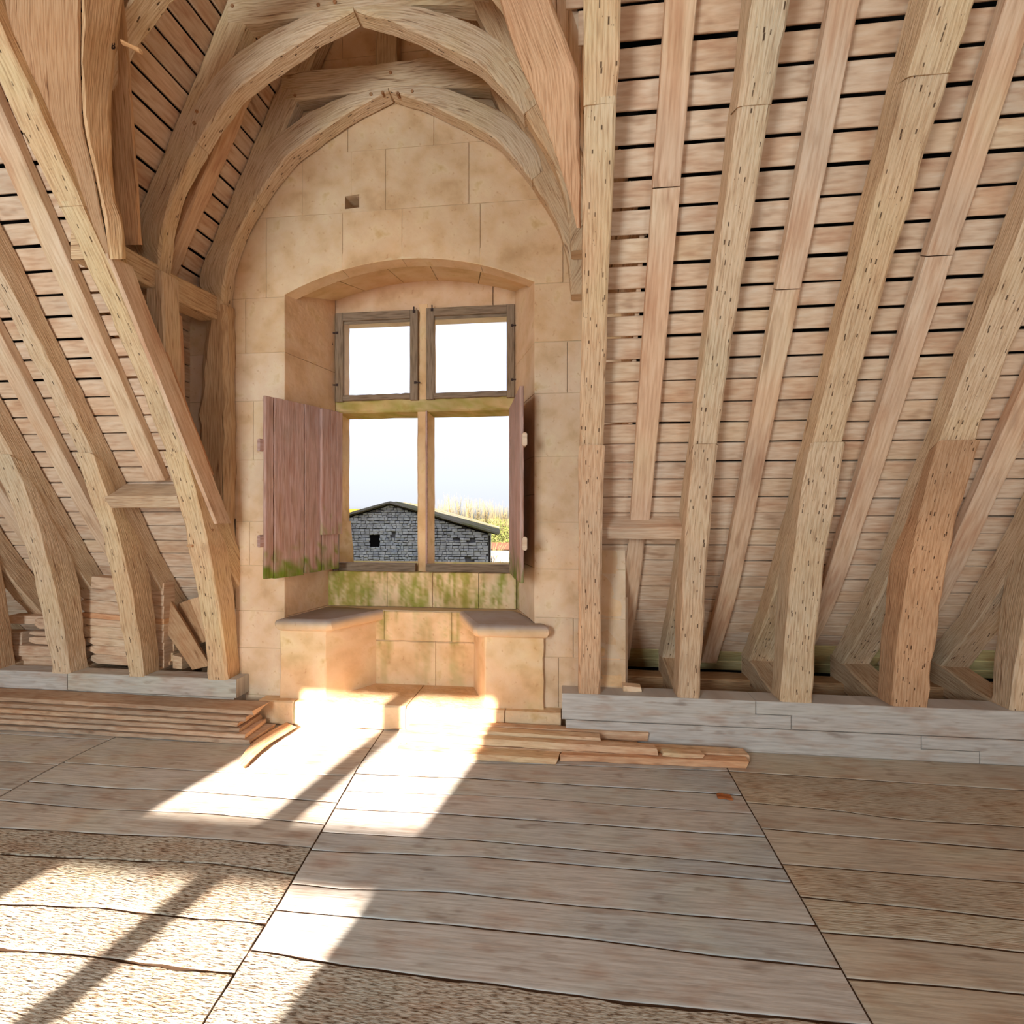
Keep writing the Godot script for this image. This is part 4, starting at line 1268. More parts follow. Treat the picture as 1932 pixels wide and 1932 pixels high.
# ---------------------------------------------------------------- dormer frames
func dormer_frame(zf: float, d: float, label: String, full: bool, king: bool) -> Node3D:
	var t := thing("dormer_truss", label, "roof truss", "arched trusses of the dormer")
	for s in [1.0, -1.0]:
		var X := func(x: float) -> float: return x if s > 0 else 2.0 * MID - x
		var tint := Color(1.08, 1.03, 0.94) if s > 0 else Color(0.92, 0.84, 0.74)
		if full:
			var secs := []
			for q in [[2.93, 0.07], [3.02, 0.12], [3.12, 0.19], [3.25, 0.24], [3.4, 0.27], [3.55, 0.27], [3.68, 0.22], [3.76, 0.2], [3.95, 0.2], [4.2, 0.195], [4.5, 0.19], [4.8, 0.185], [5.1, 0.18]]:
				var y: float = q[0]
				var xi: float = maxf(MID - hw(y), -9.0) if y <= 3.69 else xd(y) + q[1]
				var xo: float = maxf(xd(y) + 0.005, xi - q[1]) if y <= 3.69 else xd(y) + 0.005
				secs.append([Vector3(X.call(xi), y, zf), Vector3(X.call(xi), y, zf - d), Vector3(X.call(xo), y, zf - d), Vector3(X.call(xo), y, zf)])
			part("rafter", loft(secs, M.timber, {"tint": tint, "special": {0: M.soffit}, "amp": 0.008, "ch": 0.012, "cols": 3}), t)
		var secs2 := []
		var ys := [3.70, 3.80, 3.90, 4.0, 4.10, 4.2, 4.288, 4.345, 4.382]
		var ths := [0.10, 0.145, 0.165, 0.17, 0.17, 0.15, 0.115, 0.07, 0.028]
		if not full:
			ys[0] = 3.60
		for i in ys.size():
			var a := Vector2(MID - hw(ys[maxi(i - 1, 0)]), ys[maxi(i - 1, 0)])
			var b := Vector2(MID - hw(ys[mini(i + 1, ys.size() - 1)]), ys[mini(i + 1, ys.size() - 1)])
			var tg := (b - a).normalized()
			var nn := Vector2(-tg.y, tg.x)
			if i == ys.size() - 1: nn = Vector2(0, 1)
			var p := Vector2(MID - hw(ys[i]), ys[i]) + nn * (-0.003)
			var o = p + nn * ths[i]
			secs2.append([Vector3(X.call(p.x), p.y, zf + 0.004), Vector3(X.call(p.x), p.y, zf - d), Vector3(X.call(o.x), o.y, zf - d), Vector3(X.call(o.x), o.y, zf + 0.004)])
		part("curved_brace", loft(secs2, M.timber, {"tint": Color(1.12, 1.07, 0.97), "special": {0: M.soffit}, "amp": 0.006, "ch": 0.009, "cols": 3, "step": 0.06}), t)
	var ce: float = 0.80 if full else 0.84
	var cb := [[MID - ce + 0.02, 4.38], [MID - 0.3, 4.39], [MID + 0.3, 4.385], [MID + ce - 0.02, 4.33]]
	var secs3 := []
	for q in cb:
		secs3.append([Vector3(q[0], q[1], zf + 0.002), Vector3(q[0], q[1], zf - d), Vector3(q[0], 4.585, zf - d), Vector3(q[0], 4.585, zf + 0.002)])
	part("collar_beam", loft(secs3, M.timber, {"tint": Color(1.10, 1.06, 0.94), "amp": 0.012, "ch": 0.012, "cols": 3}), t)
	if king:
		part("king_strut", beam(Vector3(MID - 0.025, 4.57, zf - d * 0.5), Vector3(MID - 0.03, 5.9, zf - d * 0.5), Vector3(0.15, 0, 0), Vector3(0, 0, d * 0.9), M.timber, {"tint": Color(0.80, 0.74, 0.62), "amp": 0.006}), t)
	return t

func px_beam(secs_px: Array, thick: float, tint: Color, soff: bool) -> ArrayMesh:
	# sections [left px, right px, y px, left depth, right depth]
	var secs := []
	for q in secs_px:
		var L := rt(q[0], q[2], q[3])
		var R := rt(q[1], q[2], q[4])
		var dl := ray(q[0], q[2]).normalized()
		var dr := ray(q[1], q[2]).normalized()
		secs.append([R, L, L + dl * thick, R + dr * thick])
	return loft(secs, M.timber, {"tint": tint, "amp": 0.010, "ch": 0.012, "cols": 4, "special": {0: M.soffit} if soff else {}})

func build_dormer_frames() -> void:
	var a := dormer_frame(-3.385, 0.11, "arched dormer truss lying against the stone gable, with collar and king strut", true, true)
	for q in [[700, 178], [722, 175], [751, 177], [778, 173], [737, 137]]:
		peg(a, onz(q[0], q[1], -3.385 + 0.004), Vector3(0, 0, 1))
	peg(a, onz(557, 181, -3.384), Vector3(0, 0, 1))
	var b := dormer_frame(-2.82, 0.105, "free-standing arched dormer truss in the middle of the vault", true, false)
	for q in [[601, 10], [632, 4], [439, 12], [372, 211], [367, 233]]:
		peg(b, onz(q[0], q[1], -2.816), Vector3(0, 0, 1))
	dormer_frame(-2.19, 0.13, "nearest arched dormer truss, only its two cut brace ends in view", false, false)
	# posts and plates under the dormer arches
	solo("dormer_post", loft([[Vector3(-2.43, 1.15, -3.40), Vector3(-2.66, 1.15, -3.40), Vector3(-2.67, 1.15, -3.52), Vector3(-2.43, 1.15, -3.52)], [Vector3(-2.43, 2.2, -3.40), Vector3(-2.66, 2.2, -3.40), Vector3(-2.67, 2.2, -3.52), Vector3(-2.43, 2.2, -3.52)], [Vector3(-2.44, 2.98, -3.39), Vector3(-2.58, 2.98, -3.39), Vector3(-2.67, 2.98, -3.52), Vector3(-2.44, 2.98, -3.52)]], M.timber, {"tint": Color(0.92, 0.84, 0.72), "amp": 0.016, "ch": 0.03, "cols": 3}), "round-edged post under the wall arch, set against the left jamb of the gable", "post", "posts under the dormer arches")
	solo("dormer_post", loft([[Vector3(-2.40, 2.24, -2.80), Vector3(-2.50, 2.24, -2.80), Vector3(-2.50, 2.24, -2.94), Vector3(-2.40, 2.24, -2.94)], [Vector3(-2.405, 2.5, -2.80), Vector3(-2.525, 2.5, -2.80), Vector3(-2.525, 2.5, -2.94), Vector3(-2.405, 2.5, -2.94)], [Vector3(-2.42, 2.94, -2.80), Vector3(-2.535, 2.96, -2.80), Vector3(-2.535, 2.96, -2.94), Vector3(-2.42, 2.94, -2.94)]], M.timber, {"tint": Color(0.96, 0.92, 0.86), "amp": 0.008, "ch": 0.01}), "slotted post under the free-standing arch, rising from the jamb-side truss", "post", "posts under the dormer arches")
	solo("dormer_plate", loft([[Vector3(-2.46, 2.83, -2.42), Vector3(-2.46, 2.985, -2.42), Vector3(-2.62, 2.985, -2.42), Vector3(-2.62, 2.83, -2.42)], [Vector3(-2.47, 2.845, -3.0), Vector3(-2.47, 3.0, -3.0), Vector3(-2.64, 3.0, -3.0), Vector3(-2.64, 2.845, -3.0)], [Vector3(-2.50, 2.875, -3.40), Vector3(-2.50, 3.045, -3.40), Vector3(-2.66, 3.045, -3.40), Vector3(-2.66, 2.875, -3.40)]], M.timber, {"tint": Color(0.92, 0.86, 0.76), "amp": 0.008, "ch": 0.012, "cols": 3}), "squared plate linking the two arch posts on the shadowed side of the dormer", "beam", "plates along the dormer sides")
	solo("dormer_plate", loft([[Vector3(0.075, 2.84, -2.45), Vector3(0.075, 2.99, -2.45), Vector3(0.18, 2.99, -2.45), Vector3(0.18, 2.84, -2.45)], [Vector3(0.075, 2.87, -3.45), Vector3(0.075, 3.02, -3.45), Vector3(0.18, 3.02, -3.45), Vector3(0.18, 2.87, -3.45)]], M.timber, {"amp": 0.006, "tint": Color(0.85, 0.78, 0.7)}), "plate hidden behind the gable truss along the dormer side", "beam", "plates along the dormer sides")
	solo("jack_rafter", beam(Vector3(-2.70, 1.85, -3.27), Vector3(-2.70, 2.84, -3.22), Vector3(0.115, 0, 0.02), Vector3(0, 0, 0.06), M.lath, {"tint": Color(0.95, 0.82, 0.70)}), "upright board on the dormer cheek behind the jamb-side truss", "rafter")
	# sloping jack rafter on the dormer boards, between the two arches
	var secs := []
	for y in [3.02, 3.4, 3.8, 4.05, 4.4]:
		var p := Vector3(xd(y), y, -3.13)
		var nn := Vector3(0.903, -0.429, 0)
		secs.append([p + nn * 0.06 + Vector3(0, 0, 0.055), p + nn * 0.06 - Vector3(0, 0, 0.055), p + Vector3(0, 0, -0.055), p + Vector3(0, 0, 0.055)])
	solo("jack_rafter", loft(secs, M.lath, {"tint": Color(0.95, 0.86, 0.76), "amp": 0.003}), "thin sloping rafter on the dormer boards between the two arches", "rafter")
	# ribs in the valleys between dormer and main roof
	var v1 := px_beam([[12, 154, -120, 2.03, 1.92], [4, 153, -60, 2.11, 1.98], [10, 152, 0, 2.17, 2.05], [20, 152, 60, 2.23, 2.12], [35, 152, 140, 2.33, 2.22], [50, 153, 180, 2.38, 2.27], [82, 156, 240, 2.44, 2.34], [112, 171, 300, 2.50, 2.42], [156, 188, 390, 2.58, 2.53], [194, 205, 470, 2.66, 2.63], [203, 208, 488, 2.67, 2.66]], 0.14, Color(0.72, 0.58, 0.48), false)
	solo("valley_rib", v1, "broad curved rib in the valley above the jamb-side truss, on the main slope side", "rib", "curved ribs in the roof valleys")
	var v2 := px_beam([[156, 240, -120, 1.92, 2.02], [155, 236, -60, 1.98, 2.08], [154, 231, 0, 2.05, 2.15], [154, 226, 50, 2.10, 2.20], [154, 219, 90, 2.16, 2.26], [154, 212, 150, 2.23, 2.33], [156, 209, 215, 2.31, 2.40], [172, 211, 300, 2.42, 2.50], [189, 219, 380, 2.52, 2.58], [196, 230, 410, 2.55, 2.61], [203, 235, 455, 2.61, 2.66], [207, 238, 489, 2.66, 2.70]], 0.14, Color(0.96, 0.82, 0.68), false)
	var rib2 = solo("valley_rib", v2, "narrower curved rib with a yellowed tapering foot, mitred against the broad rib", "rib", "curved ribs in the roof valleys")
	# a letter once pencilled on the rib by the carpenters
	var tm := TextMesh.new()
	tm.text = "B"
	var sf := SystemFont.new()
	sf.font_names = PackedStringArray(["Droid Sans"])
	tm.font = sf
	tm.font_size = 16
	tm.pixel_size = 0.0021
	tm.depth = 0.03
	tm.material = M.iron
	var mk := part("pencil_mark", tm, rib2)
	var at := rt(207, 82, 2.245)
	var right := (rt(216, 80, 2.24) - rt(160, 80, 2.14)).normalized()
	var upv := (rt(200, 40, 2.18) - rt(196, 120, 2.27)).normalized()
	upv = (upv - right * upv.dot(right)).normalized()
	var nrm := right.cross(upv)
	mk.transform = Transform3D(Basis(right, upv, nrm), at + nrm * 0.004)
	solo("valley_rafter", px_beam([[190, 236, -60, 2.30, 2.32], [190, 235, 0, 2.36, 2.38], [196, 243, 90, 2.46, 2.48], [200, 247, 140, 2.52, 2.54], [205, 254, 260, 2.66, 2.68], [215, 262, 380, 2.82, 2.84], [226, 268, 462, 2.93, 2.95]], 0.10, Color(0.86, 0.68, 0.54), false), "flat-faced valley rafter behind the tapering rib, beside the dormer boards", "rafter")
	solo("valley_rib", px_beam([[905, 995, -120, 1.76, 1.80], [925, 1020, -60, 1.84, 1.90], [945, 1042, 0, 1.90, 1.95], [962, 1064, 60, 1.98, 2.02], [975, 1077, 100, 2.03, 2.07], [985, 1087, 130, 2.07, 2.10], [1015, 1093, 200, 2.15, 2.16], [1052, 1095, 300, 2.27, 2.28], [1074, 1096, 370, 2.36, 2.36], [1088, 1096, 430, 2.43, 2.43]], 0.12, Color(0.98, 0.78, 0.68), false), "smooth pinkish curved rib springing from the pegged gable truss", "rib", "curved ribs in the roof valleys")
	solo("wooden_pin", beam(rt(231, 80, 2.1), rt(266, 97, 2.03), Vector3(0.0, 0.02, 0), Vector3(0, 0, 0.02), M.timber, {"ch": 0.006, "tint": Color(0.85, 0.62, 0.42)}), "loose wooden pin sticking out beside the nearest brace end", "pin")

# ---------------------------------------------------------------- wall plates
func build_plates() -> void:
	var o := thing("wall_plate", "double oak wall plate with stepped joints under the plain boarded slope", "beam", "wall plates along the floor")
	var Z := Vector3(0, 0, 1)
	var X := Vector3.RIGHT
	var Y := Vector3.UP
	var up := [PackedVector2Array([Vector2(-0.055, 0.152), Vector2(1.36, 0.152), Vector2(1.36, 0.235), Vector2(1.15, 0.235), Vector2(1.15, 0.32), Vector2(-0.055, 0.32)]), PackedVector2Array([Vector2(1.363, 0.152), Vector2(4.4, 0.152), Vector2(4.4, 0.32), Vector2(1.153, 0.32), Vector2(1.153, 0.238), Vector2(1.363, 0.238)])]
	for q in up:
		part("upper_beam", slab(q, Vector3(0, 0, -3.345), X, Y, Z, 0.17, 0.005, M.plate_oak, vary(Color(1.06, 1.02, 0.99), 0.03), true), o)
	var lo := [PackedVector2Array([Vector2(-0.03, 0), Vector2(2.42, 0), Vector2(2.42, 0.07), Vector2(2.10, 0.07), Vector2(2.10, 0.149), Vector2(-0.03, 0.149)]), PackedVector2Array([Vector2(2.423, 0), Vector2(4.4, 0), Vector2(4.4, 0.149), Vector2(2.103, 0.149), Vector2(2.103, 0.073), Vector2(2.423, 0.073)])]
	for q in lo:
		part("lower_beam", slab(q, Vector3(0, 0, -3.340), X, Y, Z, 0.2, 0.005, M.plate_oak, vary(Color(1.08, 1.04, 1.0), 0.03), true), o)
	solo("outer_plate", beam(Vector3(0.36, 0.17, -4.0), Vector3(4.4, 0.17, -4.0), Vector3(0, 0, 0.18), Vector3(0, 0.2, 0), M.timber, {"tint": Color(0.62, 0.52, 0.42), "amp": 0.006}), "dark outer plate in the gap behind the double wall plate", "beam", "wall plates along the floor")
	var l := thing("wall_plate", "single squared wall plate ending at the gable, above the stacked planks", "beam", "wall plates along the floor")
	part("upper_beam", beam(Vector3(-3.66, 0.255, -3.43), Vector3(-2.335, 0.255, -3.43), Vector3(0, 0, 0.14), Vector3(0, 0.13, 0), M.plank, {"ch": 0.006, "amp": 0.003, "cols": 3, "tint": Color(1.08, 1.0, 0.94)}), l)
	part("upper_beam", beam(Vector3(-6.0, 0.255, -3.43), Vector3(-3.664, 0.255, -3.43), Vector3(0, 0, 0.14), Vector3(0, 0.13, 0), M.plank, {"ch": 0.006, "amp": 0.003, "cols": 3, "tint": Color(1.04, 0.98, 0.93)}), l)
	part("lower_beam", beam(Vector3(-6.0, 0.095, -3.44), Vector3(-2.36, 0.095, -3.44), Vector3(0, 0, 0.14), Vector3(0, 0.18, 0), M.plank, {"ch": 0.006, "amp": 0.003, "tint": Color(0.98, 0.92, 0.86)}), l)
	solo("outer_plate", beam(Vector3(-6.0, 0.17, -4.05), Vector3(-2.8, 0.17, -4.05), Vector3(0, 0, 0.18), Vector3(0, 0.2, 0), M.timber, {"tint": Color(0.6, 0.5, 0.42), "amp": 0.006}), "dark outer plate behind the stacked battens", "beam", "wall plates along the floor")

# ---------------------------------------------------------------- loose timber
func rough_board(x0: float, x1: float, z0: float, z1: float, y0: float, y1: float, tint: Color, skew := 0.0, tilt := 0.0, mat := "plank") -> ArrayMesh:
	var secs := []
	for f in [0.0, 0.33, 0.66, 1.0]:
		var x := lerpf(x0, x1, f)
		var dz: float = skew * f
		var dy: float = tilt * f
		var e := 0.02 if f == 0.0 or f == 1.0 else 0.0
		secs.append([Vector3(x + rnd(-e, e), y0 + dy, z1 + dz), Vector3(x + rnd(-e, e) * 0.4, y1 + dy, z1 + dz), Vector3(x + rnd(-e, e), y1 + dy, z0 + dz), Vector3(x + rnd(-e, e), y0 + dy, z0 + dz)])
	return loft(secs, M[mat], {"ch": 0.005, "amp": 0.007, "step": 0.09, "cols": 3, "tint": tint, "freq": 5.0, "smooth": false})

func build_lumber() -> void:
	# old planks stacked along the left-hand plate
	var lay := [
		[-6.0, -2.05, -3.355, -3.085, 0.001, 0.028, Color(0.66, 0.66, 0.67), "lowest and longest grey plank of the stack by the single wall plate"],
		[-6.0, -2.10, -3.36, -3.10, 0.030, 0.057, Color(0.80, 0.74, 0.70), "second plank from the floor in the stack by the single wall plate"],
		[-6.0, -2.145, -3.36, -3.118, 0.060, 0.086, Color(0.64, 0.60, 0.57), "third plank from the floor in the stack by the single wall plate"],
		[-6.0, -2.165, -3.362, -3.135, 0.089, 0.116, Color(0.82, 0.75, 0.68), "fourth plank from the floor in the stack by the single wall plate"],
		[-6.0, -2.13, -3.362, -3.15, 0.119, 0.146, Color(0.62, 0.58, 0.55), "second plank from the top of the stack by the single wall plate"],
		[-6.0, -2.10, -3.365, -3.185, 0.149, 0.176, Color(0.66, 0.62, 0.59), "white-spattered top plank of the stack by the single wall plate"]]
	for q in lay:
		var m := rough_board(q[1], q[0], q[2], q[3], q[4], q[5], q[6], 0.0, 0.028 if q[4] > 0.02 else 0.012, "offcut")
		solo("stacked_plank", m, q[7], "plank", "stack of old planks on the floor")
	solo("broken_plank", loft([[ony(560, 1372, 0.0), ony(560, 1372, 0.02), ony(540, 1362, 0.02), ony(540, 1362, 0.0)], [ony(500, 1412, 0.0), ony(500, 1410, 0.024), ony(478, 1400, 0.024), ony(478, 1400, 0.0)], [ony(462, 1450, 0.0), ony(460, 1448, 0.016), ony(448, 1440, 0.016), ony(448, 1440, 0.0)]], M.offcut, {"ch": 0.004, "amp": 0.006, "freq": 9.0, "tint": Color(0.95, 0.78, 0.62), "step": 0.03}), "splintered slat lying in the sun patch by the stacked planks", "plank")
	# short boards in front of the step
	var pile := [
		[-1.02, 0.484, -3.375, -3.315, 0.045, 0.098, 0.0, Color(0.92, 0.84, 0.76), "rear loose board with a rounded end, touching the double wall plate"],
		[-1.05, 0.178, -3.312, -3.235, 0.050, 0.098, 0.02, Color(0.96, 0.88, 0.78), "shortest upper loose board with flaking pale edge before the step"],
		[-1.10, 0.513, -3.232, -3.165, 0.042, 0.084, 0.03, Color(1.06, 0.92, 0.80), "loose board with slanted saw marks, second row from the front before the step"],
		[-1.06, -0.075, -3.150, -3.045, 0.0, 0.036, 0.0, Color(1.02, 0.92, 0.78), "front loose board nearest the sun patch"],
		[-0.062, 1.03, -3.165, -3.090, 0.0, 0.040, -0.035, Color(0.98, 0.74, 0.58), "front loose board with a split red-brown edge"],
		[-1.03, 0.40, -3.235, -3.155, 0.0, 0.040, 0.02, Color(0.86, 0.76, 0.66), "loose board buried under the one with saw marks"],
		[-1.0, 0.42, -3.37, -3.24, 0.0, 0.043, 0.0, Color(0.82, 0.72, 0.62), "wide loose board buried under the rear ones"],
		[0.42, 1.06, -3.30, -3.205, 0.0, 0.045, 0.0, Color(0.98, 0.84, 0.70), "waney loose board ending by the double wall plate"],
		[0.545, 0.79, -3.20, -3.13, 0.042, 0.066, 0.0, Color(1.06, 0.92, 0.78), "small tapered offcut on the loose boards"]]
	for q in pile:
		solo("loose_board", rough_board(q[0], q[1], q[2], q[3], q[4], q[5], q[7], q[6], 0.0, "offcut"), q[8], "plank", "loose boards before the step")
	# battens stacked between the posts
	var names := ["topmost", "second", "third", "fourth", "fifth", "sixth", "seventh", "eighth", "ninth", "tenth"]
	var ys := [1.02, 0.925, 0.835, 0.735, 0.690, 0.635, 0.545, 0.485, 0.415, 0.34]
	for k in ys.size() - 1:
		var y1: float = ys[k] - 0.004
		var y0: float = ys[k + 1]
		var xe: float = -3.78 + [0.0, 0.015, 0.03, 0.04, 0.05, 0.055, 0.10, 0.115, 0.13][k]
		var red := Color(1.0, 0.74, 0.56) if k in [3] else vary(Color(0.96, 0.90, 0.84), 0.06)
		var h := (y1 - y0)
		var tl := -0.05 + 0.004 * k
		var secs := []
		for f in [0.0, 0.08, 1.0]:
			var x := lerpf(xe, -3.04, f)
			var dy: float = tl * f
			var b: float = (0.35 * h if f == 0.0 else 0.0)
			secs.append([Vector3(x, y0 + dy + b, -3.53 + rnd(-0.006, 0.006)), Vector3(x, y1 + dy - b * 0.5, -3.535), Vector3(x, y1 + dy, -3.64), Vector3(x, y0 + dy, -3.64)])
		solo("stacked_batten", loft(secs, M.offcut, {"ch": 0.004, "amp": 0.003, "tint": red, "smooth": false}), "%s batten of the tall stack between the bulging truss and the next post" % names[k], "batten", "battens in the tall stack")
	for k in 3:
		solo("stacked_batten", rough_board(-3.68, -3.04, -3.64, -3.52, 0.0 + k * 0.097, 0.09 + k * 0.097, Color(0.7, 0.62, 0.55), 0, 0, "offcut"), "%s from the floor of the battens hidden under the tall stack" % ["lowest", "second", "third"][k], "batten", "battens in the tall stack")
	var low := [
		[-4.47, -4.10, 0.61, 0.675, -3.60, "short block with its end grain to the room, on top of the low stack"],
		[-4.17, -3.72, 0.585, 0.665, -3.56, "slant-ended batten on top of the low stack, against the post"],
		[-4.50, -4.27, 0.455, 0.555, -3.55, "square double block at the end of the low stack"],
		[-4.24, -3.72, 0.525, 0.558, -3.58, "thin upper batten in the middle of the low stack"],
		[-4.22, -3.72, 0.465, 0.52, -3.56, "thicker middle batten of the low stack"],
		[-4.46, -3.70, 0.375, 0.455, -3.54, "long pointed batten at the foot of the low stack"],
		[-4.46, -3.70, 0.25, 0.37, -3.56, "dark batten under the low stack"],
		[-4.46, -3.70, 0.12, 0.245, -3.56, "second lowest batten under the low stack"],
		[-4.46, -3.70, 0.0, 0.115, -3.56, "lowest batten under the low stack"]]
	for q in low:
		var secs := []
		for f in [0.0, 0.1, 1.0]:
			var x := lerpf(q[0], q[1], f)
			var b: float = 0.3 * (q[3] - q[2]) if f == 0.0 else 0.0
			secs.append([Vector3(x, q[2] + b, q[4]), Vector3(x, q[3] - b * 0.3, q[4] - 0.005), Vector3(x, q[3], q[4] - 0.11), Vector3(x, q[2], q[4] - 0.11)])
		solo("stacked_batten", loft(secs, M.offcut, {"ch": 0.004, "amp": 0.003, "tint": vary(Color(0.90, 0.84, 0.80), 0.06), "smooth": false}), q[5], "batten", "battens in the low stack")
	# leaning boards and small offcuts between the last two posts
	var quads := [
		[[[289, 1158, -3.60], [321, 1133, -3.60]], [[362, 1264, -3.52], [396, 1256, -3.52]], 0.03, Color(0.70, 0.56, 0.42), "dark board leaning diagonally against the post by the gable"],
		[[[331, 1141, -3.68], [358, 1131, -3.68]], [[372, 1215, -3.62], [398, 1208, -3.62]], 0.025, Color(0.62, 0.50, 0.38), "short dark board leaning behind the diagonal one"],
		[[[358, 1131, -3.66], [376, 1126, -3.66]], [[384, 1200, -3.62], [400, 1196, -3.62]], 0.02, Color(0.9, 0.76, 0.6), "narrow pale slat leaning behind the diagonal board"]]
	for q in quads:
		var secs := []
		for e in [q[0], q[1]]:
			var a := onz(e[0][0], e[0][1], e[0][2])
			var b := onz(e[1][0], e[1][1], e[1][2])
			var n = Vector3(-0.15, -0.1, -1).normalized() * q[2]
			secs.append([a, b, b + n, a + n])
		solo("leaning_board", loft(secs, M.offcut, {"ch": 0.003, "amp": 0.003, "tint": q[3]}), q[4], "board", "boards leaning between the posts")
	for q in [[292, 1127, 315, 1143, -3.66, "topmost of the pale offcuts behind the diagonal board"], [308, 1204, 332, 1228, -3.64, "stepped pale offcut under the diagonal board"], [302, 1228, 330, 1247, -3.62, "notched offcut at the foot of the offcut heap"], [306, 1244, 324, 1254, -3.60, "smallest offcut low in the heap"], [326, 1236, 347, 1262, -3.56, "offcut standing on end in front of the diagonal board's foot"], [292, 1208, 309, 1230, -3.66, "brown offcut beside the bulging truss's foot"]]:
		var a := onz(q[0], q[1], q[4])
		var b := onz(q[2], q[3], q[4])
		var m := loft([[Vector3(a.x, b.y, q[4]), Vector3(a.x, a.y, q[4]), Vector3(a.x, a.y, q[4] - 0.12), Vector3(a.x, b.y, q[4] - 0.12)], [Vector3(b.x, b.y, q[4] + 0.02), Vector3(b.x, a.y - 0.01, q[4] + 0.02), Vector3(b.x, a.y - 0.01, q[4] - 0.12), Vector3(b.x, b.y, q[4] - 0.12)]], M.offcut, {"ch": 0.004, "amp": 0.004, "tint": vary(Color(1.0, 0.9, 0.76), 0.1), "freq": 14.0, "step": 0.03})
		solo("offcut", m, q[5], "offcut", "offcuts between the posts")
	solo("stone_chip", loft([[Vector3(0.345, 0.32, -3.42), Vector3(0.345, 0.358, -3.42), Vector3(0.345, 0.358, -3.50), Vector3(0.345, 0.32, -3.50)], [Vector3(0.465, 0.32, -3.42), Vector3(0.46, 0.352, -3.42), Vector3(0.46, 0.352, -3.50), Vector3(0.465, 0.32, -3.50)]], M.stone, {"ch": 0.005, "amp": 0.005, "freq": 12.0, "step": 0.02, "smooth": false}), "flat pinkish chip of stone lying on the double wall plate by the pier", "stone")
	var bark := ony(1365, 1504, 0.0)
	solo("bark_flake", loft([[bark + Vector3(-0.035, 0, 0.02), bark + Vector3(-0.035, 0.010, 0.02), bark + Vector3(-0.03, 0.010, -0.02), bark + Vector3(-0.03, 0, -0.02)], [bark + Vector3(0.04, 0, 0.03), bark + Vector3(0.04, 0.008, 0.025), bark + Vector3(0.035, 0.010, -0.015), bark + Vector3(0.04, 0, -0.02)]], M.timber, {"ch": 0.003, "amp": 0.006, "freq": 25.0, "step": 0.015, "tint": Color(0.62, 0.28, 0.14)}), "red-brown flake of bark on the floor near the plank joint", "debris")

